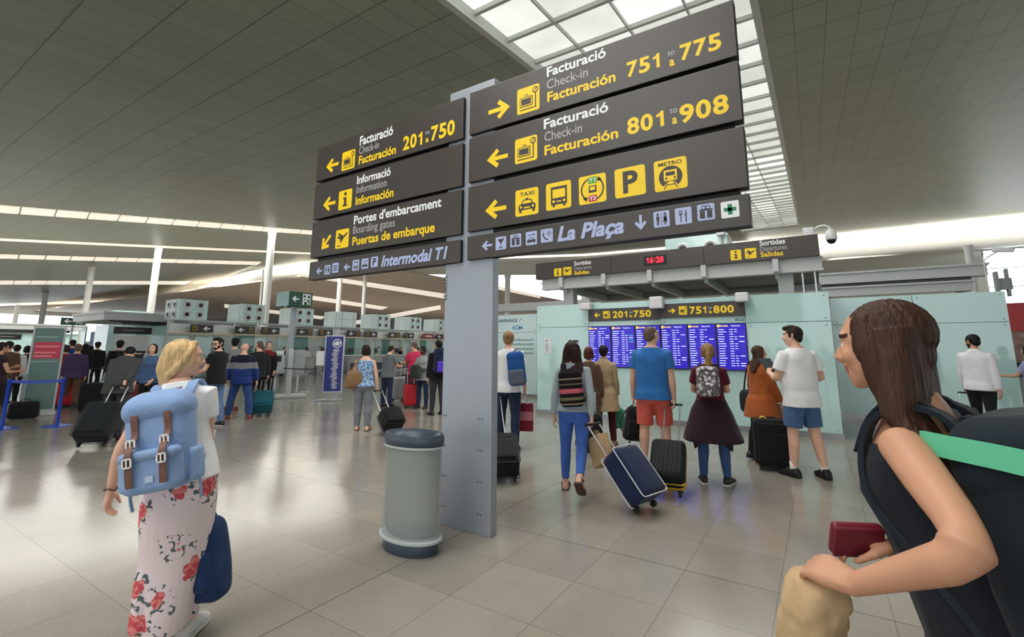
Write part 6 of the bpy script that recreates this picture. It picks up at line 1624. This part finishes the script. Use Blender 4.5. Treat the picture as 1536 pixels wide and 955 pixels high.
# white t-shirt man with denim shorts
k = P('man in a white t-shirt and denim shorts facing the screens on the left', 1212, 716, -42, H=1.87, vox=.008, skin='fair', seed=18,
      pose=dict(armL=(14, 14, 92, 26, 48), armR=(-4, 26, 88, 34, 48), head=(-40, -4), legL=(4, 2, 4), legR=(-3, 8, 5, 0, 18)), hair=dict(kind='quiff', mat=HDK),
      top=dict(mat=WHT_T, hem=.455, sleeve=.62, ease=.026, cuff=.035, fold=.007, loose=.02), legs=dict(mat=f_('washed_denim', (74, 104, 142)), upto=.82, ease=.016, ease2=.03, name='shorts', waist=.56), shoes=dict(kind='shoe', mat=SHB, sock=f_('white_sock', (232, 232, 230)), sockh=.24))
c_ = (k.grip['L']+k.grip['R'])/2
mb = MB(); mb.rbox((0, 0, 0), .09, .006, .13, .005, 2); o = mb.soft('tablet', mat('tablet_grey', (70, 74, 78), .3)); o.matrix_world = Matrix.Translation(Vector(k.W(k.grip['L']+A(.03, .03, .06))))@Matrix.Rotation(k.rz, 4, 'Z')@Matrix.Rotation(R_(-40), 4, 'X'); tag(o, 'grey tablet held in front of the man in denim shorts', 'tablet')
# man in white shirt at the right
k = P('bearded man in a white shirt and black trousers by the right glass wall', 1484, 664, 18, H=1.84, vox=.011, skin='tan', seed=19,
      pose=dict(armL=(6, 9, 10, 0, 60), armR=(-4, 8, 8, 0), head=(-62, -8), legL=(7, 3, 2), legR=(-9, 10, 2, -10)), hair=dict(kind='short', mat=HBK, beard=True),
      top=dict(mat=f_('white_shirt_cloth', (222, 222, 226), var=.04), hem=.47, sleeve=1.95, ease=.02, cuff=.012, collar=True), legs=dict(mat=BLK, ease2=.006), shoes=SHOE)
suitcase('dark suitcase pulled by the man in the white shirt at the right', on_floor(1452, 661), mat('dark_grey_case', (60, 62, 66), .5), .36, .22, .5, k.W(k.grip['L']), style='hard')
# shopper at the right edge
k = PD('person in a dark top cut by the right edge near the shop display', 1541, 13.2, -60, H=1.66, sex='f', vox=.013, skin='tan', seed=20,
       pose=dict(armL=(30, 10, 60, 10)), hair=dict(kind='bob', mat=HBK), top=dict(mat=f_('lilac_print', (150, 150, 186)), hem=.48, sleeve=.7, ease=.02), legs=dict(mat=BLK), shoes=SHOE)

# ------------------------------------------------------------------ travellers in the check-in hall
k = P('woman in a blue patterned sleeveless top and grey trousers with a tan shoulder bag', 543, 645, 10, H=1.63, sex='f', vox=.010, skin='fair', seed=31,
      pose=dict(armL=(-4, 14, 14, 0, 40), armR=(0, 14, 8, 0, 62), head=(14, 4), legL=(2, 2, 2), legR=(-3, 6, 2), girth=1.12), hair=dict(kind='bob', mat=HDK),
      top=dict(mat=floral_mat('blue_patterned_cloth', (160, 186, 212), ((40, 86, 150), (70, 120, 180)), (30, 50, 90), 24, .9, .4), hem=.50, ease=.012, neck=.81, name='top'), legs=dict(mat=GREYC, ease=.014, ease2=.02), shoes=dict(kind='sandal', mat=mat('dark_sandal_leather', (74, 46, 40), .5)))
g = k.W(k.T((-.17, -.10, .70*k.H), .7)); r = hand_bag('tan shoulder bag on the back of the woman in grey trousers', 'shoulder_bag', g, azim(540)-10, .38, .34, .14, f_('tan_bag_leather', (136, 104, 74), .6), .02, (.62, .7), handles=False)
mb = MB(); strap(mb, [A(-.08, -.02, -.03), A(.04, -.01, .16), A(.07, .05, .215), A(.09, .12, .18), A(.10, .05, -.03)], .03, .007, (1, 0, 0)); mb.soft('long_strap', f_('tan_bag_leather', (136, 104, 74)), r)
suitcase('small black cabin case pulled by the woman in grey trousers', on_floor(589, 652), BLK, .40, .24, .36, k.W(k.grip['R']), style='soft')
k = P('man in a grey t-shirt leaning over papers at the counter queue', 579, 610, 40, H=1.64, vox=.011, skin='fair', seed=32,
      pose=dict(armL=(36, 8, 50, 14, 48), armR=(30, 10, 60, 20, 48), head=(6, -28), lean=5), hair=dict(kind='short', mat=HDK), top=dict(mat=f_('mid_grey_cotton', (104, 110, 114)), hem=.47, sleeve=.6, ease=.018, cuff=.024), legs=dict(mat=DEND, ease2=.02), shoes=SHOE)
g = k.W(k.T((-.18, -.02, .56*k.H), .6)); hand_bag('black waist bag at the side of the man in the grey t-shirt', 'waist_bag', g, azim(570)+30, .16, .16, .08, BLK, .0, handles=False)
k = P('man in a pink t-shirt talking to the man in grey', 620, 605, -30, H=1.74, vox=.011, skin='fair', seed=33,
      pose=dict(armL=(30, 10, 60, 10, 48), armR=(10, 10, 40, 10), head=(-30, -16), girth=1.15), hair=dict(kind='short', mat=HGR), top=dict(mat=f_('pink_cotton', (206, 58, 92)), hem=.47, sleeve=.6, ease=.02, cuff=.03), legs=dict(mat=f_('maroon_trousers', (96, 40, 56))), shoes=SHOE)
k = P('person in a pale grey jacket folding a dark coat, in front of the red suitcase', 633, 612, -150, H=1.62, sex='f', vox=.011, skin='dark', seed=34,
      pose=dict(armL=(24, 10, 80, 40, 48), armR=(24, 10, 80, 30, 48), head=(20, -14)), hair=dict(kind='short', mat=HBK), top=dict(mat=f_('pale_grey_coat', (150, 154, 152)), hem=.44, sleeve=1.9, ease=.024, cuff=.02, flare=.1, name='jacket'), legs=dict(mat=DEND), shoes=SHOE)
g = k.W((k.grip['L']+k.grip['R'])/2); mb = MB(); mb.rbox((0, 0, -.14), .16, .08, .18, .06, 4, taper=(.7, .8)); me = fused(mb, 'coat', .012, 3); crumple(me, .012, 18, 4); o = link_mesh('folded_coat', me, f_('dark_green_grey_cloth', (52, 58, 52))); o.location = tuple(g); tag(o, 'dark folded coat held by the person in the pale grey jacket', 'coat')
k = P('traveller in dark clothes with a dark purple-edged backpack, beside the grey post', 655, 622, -20, H=1.76, vox=.012, skin='tan', seed=35,
      pose=dict(head=(-20, 0)), hair=dict(kind='short', mat=HBK), top=dict(mat=BLK, hem=.46, sleeve=1.9, ease=.024, name='jacket'), legs=dict(mat=CHAR), shoes=SHOE)
backpack(k, 'dark blue backpack with violet piping, cut by the grey post', .38, .56, .22, 1.25, NAVYC, mat('violet_piping', (90, 60, 210), .5), strapm=mat('violet_piping', (90, 60, 210), .5))
suitcase('bright red hard suitcase in front of the person in the pale grey jacket', on_floor(615, 611), mat('red_shell', (190, 26, 40), .35), .37, .24, .55, face=azim(615)+176, style='hard', trim=mat('dark_red_zip', (120, 16, 28), .5), four=True, rods=True)
suitcase('silver metal suitcase standing between the grey and pink t-shirt men', on_floor(596, 601), mat('silver_case', (168, 172, 174), .3, metal=.6), .40, .26, .66, face=azim(596)+170, style='hard', trim=ALU, four=True, rods=True)
suitcase('dark navy soft suitcase behind the red suitcase', on_floor(611, 599), NAVYC, .44, .28, .68, face=azim(611)+180, style='soft')
k = P('bearded man in a black t-shirt and glasses looking back over his shoulder', 316, 640, -48, H=1.76, vox=.010, skin='fair', seed=36,
      pose=dict(armR=(10, 12, 30, 16), armL=(14, 10, 60, 20), head=(-85, -6), legL=(2, 2, 3), legR=(-4, 6, 3)), hair=dict(kind='quiff', mat=HBK, beard=True), top=dict(mat=BLK, hem=.47, sleeve=.55, ease=.018, cuff=.024), legs=dict(mat=DENL), shoes=SNEAK)
mb = MB()
for s in (-1, 1): mb.tube([k.HF((s*(.15+.10*math.cos(t)), .44, .02+.075*math.sin(t))) for t in np.linspace(0, 2*math.pi, 12)], .005, 6); mb.tube([k.HF((s*.25, .43, .03)), k.HF((s*.36, .0, .04))], .004, 6)
mb.tube([k.HF((-.05, .46, .02)), k.HF((.05, .46, .02))], .005, 6)
o = mb.build('glasses', BLACK, None, True); on_body(o, k); tag(o, 'black framed glasses on the bearded man in the black t-shirt', 'glasses')
k = P('man in a grey jumper and dark cap behind the bearded man', 343, 616, 6, H=1.80, vox=.012, skin='fair', seed=37,
      hair=dict(kind='short', mat=HBK), top=dict(mat=f_('grey_jumper', (128, 132, 136)), hem=.46, sleeve=1.9, ease=.02), legs=dict(mat=BEIGE, ease2=.016), shoes=dict(kind='shoe', mat=SHR))
def cap(k, label, m, brim=True, wide=False):
    mb = MB(); E = lambda c, r: mb.ell(k.HF(c), A(*r)*k.hh, k.RH); E((0, -.05, .30), (.40, .46, .30))
    if wide: E((0, -.02, .27), (.58, .62, .035)); E((0, -.05, .40), (.36, .40, .26))
    elif brim: E((0, .42, .24), (.25, .26, .03))
    o = link_mesh('hat' if wide else 'cap', fused(mb, 'cap', .009, 3), m); on_body(o, k); tag(o, label, 'hat' if wide else 'cap')
cap(k, 'dark cap on the man in the grey jumper', BLK)
k = P('man in a navy, grey and blue striped sweatshirt and blue jeans, near the teal suitcase', 357, 628, 8, H=1.68, vox=.010, skin='fair', seed=38,
      pose=dict(armL=(8, 16, 20, 0, 60), armR=(-4, 18, 16, 0), head=(4, -4), legL=(6, 2, 12), legR=(-4, 4, 12), girth=1.15), hair=dict(kind='bald', mat=HGR),
      top=dict(mat=[f_('sweat_blue', (32, 54, 118)), f_('sweat_grey', (124, 126, 134)), f_('sweat_navy', (20, 24, 46))], hem=.46, sleeve=1.9, ease=.024, bands=[(.655, 1), (.735, 2)], vee=True, name='sweatshirt'), legs=dict(mat=f_('jeans_blue', (46, 72, 126)), ease2=.024), shoes=dict(kind='shoe', mat=SHR))
hand_bag('white carrier bag in the left hand of the man in the striped sweatshirt', 'carrier_bag', k.W(k.grip['L']), azim(335), .30, .40, .08, mat('white_paper_bag', (212, 214, 218), .6), .05, kind='paper')
k = P('bald man in a black jacket pulling the teal suitcase', 381, 616, -8, H=1.74, vox=.011, skin='fair', seed=39,
      pose=dict(armR=(-6, 10, 6, 0, 60), armL=(4, 8, 10, 0), head=(-30, 0)), hair=dict(kind='fringe', mat=HGR), top=dict(mat=f_('black_green_jacket', (34, 38, 38)), hem=.46, sleeve=1.9, ease=.024, name='jacket'), legs=dict(mat=BLK), shoes=SHOE)
suitcase('teal soft suitcase standing on the floor beside the striped sweatshirt man', on_floor(391, 625), f_('teal_suitcase_cloth', (20, 84, 98)), .44, .26, .56, k.W(k.grip['R']), style='soft', trim=f_('teal_suitcase_cloth', (20, 84, 98)))
k = P('person in a black coat with a red scarf, left of the self-service desk', 396, 606, 176, H=1.74, sex='f', vox=.012, skin='fair', seed=40,
      pose=dict(armL=(10, 8, 30, 10)), hair=dict(kind='short', mat=HRED), top=[dict(mat=BLK, hem=.40, sleeve=1.9, ease=.024, flare=.06, name='coat'), dict(mat=f_('red_scarf', (128, 26, 34)), hem=.755, neck=.85, ease=.03, name='scarf')], legs=dict(mat=BLK), shoes=SHOE)
k = P('woman with a brown bob in a denim blue blouse, looking back beside the hat man', 216, 634, -150, H=1.64, sex='f', vox=.010, skin='fair', seed=41,
      pose=dict(head=(-10, 2), armL=(6, 10, 40, 14), armR=(4, 10, 20, 0)), hair=dict(kind='bob', mat=HBR), top=dict(mat=f_('denim_blouse', (70, 96, 134)), hem=.49, sleeve=1.8, ease=.02, name='blouse'), legs=dict(mat=BLK), shoes=SHOE)
g = k.W(k.T((.18, 0, .60*k.H), .6)); r = hand_bag('navy cross-body bag on the woman in the denim blouse', 'shoulder_bag', g, azim(215), .24, .2, .1, NAVYC, .0, handles=False)
mb = MB(); strap(mb, [A(-.08, -.08, -.02), A(-.10, -.10, .2), A(-.16, -.06, .36)], .025, .006, (1, 0, 0)); mb.soft('long_strap', NAVYC, r)
k = P('stooping man in a dark grey jacket pulling the big black suitcase at the left', 167, 657, 14, H=1.74, vox=.010, skin='fair', seed=42,
      pose=dict(armR=dict(tw=at_px(173, 600, 10.5), pole=(.4, -1, 0), hd=(.1, -.3, -1)), armL=(10, 10, 20, 0), lean=36, head=(0, -50), legL=(12, 8, 3), legR=(-10, 14, 3, -12)), hair=dict(kind='short', mat=HBK), top=[dict(mat=f_('dark_grey_green_jacket', (62, 66, 64)), hem=.44, sleeve=1.9, ease=.03, collar=True, name='jacket')], legs=dict(mat=CHAR, ease=.012, ease2=.02), shoes=SHOE)
suitcase('large black suitcase tilted behind the stooping man at the left', on_floor(137, 672), f_('dark_green_black_case', (22, 28, 30)), .45, .27, .60, k.W(k.grip['R']), style='soft')
k = PD('man in a black coat and black brimmed hat in front of the pavilion', 181, 17.5, 10, H=1.74, vox=.012, skin='fair', seed=43,
       hair=dict(kind='short', mat=HBK), top=dict(mat=BLK, hem=.40, sleeve=1.9, ease=.03, flare=.08, name='coat'), legs=dict(mat=BLK), shoes=SHOE)
cap(k, 'black brimmed hat on the man in the black coat by the pavilion', BLK, wide=True)
suitcase('dark red suitcase between the hat man and the denim blouse woman', PD and on_floor(199, 622), mat('dark_red_shell', (104, 18, 30), .45), .42, .28, .66, face=azim(199)+170, style='hard', trim=BLK, rods=True)
def folder_rack(px, dist):
    d = ray(px, 520); d = d/np.hypot(d[0], d[1])*dist; r = empty('luggage_trolley', (d[0], d[1], 0), -R_(azim(px)-50), 'stack of black luggage trolleys pushed together, left of the denim blouse woman', 'luggage trolley')
    for i in range(3):
        y = i*.26; mb = MB()
        for s in (-1, 1): mb.tube([(s*.25, y-.3, .12), (s*.25, y+.35, .12)], .02, 8); mb.tube([(s*.25, y+.33, .10), (s*.25, y+.1, 1.40)], .02, 8)
        mb.tube([(-.27, y+.09, 1.42), (.27, y+.09, 1.42)], .03, 8); mb.tube([(-.25, y+.22, .7), (.25, y+.22, .7)], .016, 8); mb.box(-.23, .23, y+.10, y+.16, 1.0, 1.36)
        mb.soft('frame', BLACK, r); 
        for sx_, yy in ((-.25, -.28), (.25, -.28), (0, .33)):
            mb = MB(); mb.M = (roty(math.pi/2), A(sx_, y+yy, .06)); mb.lathe([(.02, -.02), (.06, -.018), (.06, .018), (.02, .02)], n=14); mb.M = None; mb.soft('wheel', RUB, r)
folder_rack(211, 16.5)
# crowd farther left, and staff behind the counters
def crowd(label, px, dist, rel, H, sex, hk, hm, tc, lc, skin='fair', sl=1.9, seed=60, **pose):
    return PD(label, px, dist, rel, H=H, sex=sex, vox=.014, skin=skin, seed=seed, pose=pose, hair=dict(kind=hk, mat=hm), top=dict(mat=tc, hem=.46, sleeve=sl, ease=.022), legs=dict(mat=lc), shoes=SHOE)
crowd('grey-haired person in a white shirt, right of the kiosk', 96, 20, 10, 1.66, 'f', 'bob', HGR, f_('off_white_cloth', (196, 194, 186)), BLK, seed=51)
crowd('tall person in a bright blue jacket in the left crowd', 110, 21, -10, 1.80, 'm', 'short', HDK, f_('bright_blue_jacket', (30, 64, 150)), BLK, seed=52)
crowd('person in a purple and beige sweater walking away in the left crowd', 119, 17, 8, 1.66, 'm', 'short', HGR, [f_('beige_sweat', (150, 136, 112)), f_('purple_sweat', (74, 58, 92))][1], BROWN, seed=53, legL=(14, 6, 3), legR=(-12, 16, 3, -10))
crowd('person in black between the purple sweater and the white panelled jacket', 130, 21, 4, 1.68, 'f', 'long', HBK, BLK, BLK, seed=54)
crowd('person in a white top with dark hair, left of the black capped traveller', 138, 23, 0, 1.62, 'f', 'bob', HBK, f_('white_top', (206, 206, 204)), BLK, seed=55)
k = crowd('traveller in a black and white jacket with a flat black cap', 148, 22.5, 6, 1.74, 'm', 'short', HBK, BLK, BLK, seed=56); cap(k, 'flat black cap on the traveller in the black and white jacket', BLK)
crowd('person in a red coat behind the red luggage at the left', 102, 18.5, -20, 1.62, 'f', 'bob', HBR, f_('red_coat', (140, 26, 44)), CHAR, seed=57)
suitcase('wide dark red suitcase right of the kiosk', (lambda d: d/np.hypot(d[0], d[1])*17.6)(ray(84, 560)), mat('dark_red_shell', (104, 18, 30), .45), .50, .30, .62, face=azim(84)+175, style='hard', trim=BLK)
suitcase('smaller bright red suitcase with a pale tag, beside the wide dark red one', (lambda d: d/np.hypot(d[0], d[1])*17.2)(ray(102, 560)), mat('red_shell', (190, 26, 40), .35), .40, .26, .55, face=azim(102)+180, style='hard', trim=BLK)
suitcase('black soft suitcase with a white tag, left of the stooping man', on_floor(136, 618), BLK, .50, .30, .62, face=azim(136)+178, style='soft')
k = PD('woman in a dark top with bare arms cut by the left edge', 4, 14.2, 60, H=1.66, sex='f', vox=.011, skin='tan', seed=58,
       pose=dict(armR=(14, 10, 80, 20), armL=(20, 10, 90, 30)), hair=dict(kind='bun', mat=HDK), top=dict(mat=f_('aubergine_knit', (46, 30, 40)), hem=.48, sleeve=.3, ease=.016), legs=dict(mat=BLK), shoes=SHOE)
crowd('person in brown behind the bare-armed woman at the left edge', 15, 17, 20, 1.70, 'm', 'short', HDK, BROWN, BLK, seed=59)
crowd('person in a white shirt with black hair, left of the kiosk', 28, 19, 12, 1.62, 'm', 'short', HBK, f_('white_shirt_far', (206, 210, 214)), BLK, seed=61)
crowd('person in black half hidden by the left side of the kiosk', 44, 19.5, -30, 1.60, 'f', 'bob', HBK, BLK, BLK, seed=62)
r = hand_bag('round pale helmet-like bag on the floor by the plain stanchion at the left', 'bag', A(*on_floor(17, 621)[:2], .27), azim(17), .26, .24, .24, f_('pale_grey_bag', (150, 148, 140)), .03, (.8, .8), handles=True)
hand_bag('dark holdall on the floor behind the blue barrier, left of the kiosk', 'holdall', A(*on_floor(34, 628)[:2], .42), azim(34)+10, .50, .36, .26, BLK, .05, (.9, .8))
for lb, y, tc, sk in (('seated check-in agent in a white shirt, left of the blue banner', 17.4, f_('agent_white', (214, 214, 212)), 'dark'), ('check-in agent in dark uniform behind the self-service desk', 14.8, BLK, 'tan'), ('check-in agent in dark uniform just right of the exit sign post', 16.0, NAVYC, 'fair'),
                      ('check-in agent in a pale uniform behind the blue patterned top woman', 22.4, f_('agent_pale', (176, 180, 176)), 'fair'), ('check-in agent in black, left of the man in the grey t-shirt', 25.0, BLK, 'tan'), ('check-in agent in white behind the man in the pink t-shirt', 26.8, f_('agent_white', (214, 214, 212)), 'dark')):
    person(lb, (-25.6, y), 90, H=1.62, sex='m', vox=.016, skin=sk, seed=int(y*10), pose=dict(armL=(30, 8, 60, 10), armR=(30, 8, 60, 10)), hair=dict(kind='short', mat=HBK), top=dict(mat=tc, hem=.47, sleeve=1.8, ease=.02), legs=dict(mat=BLK), shoes=SHOE)
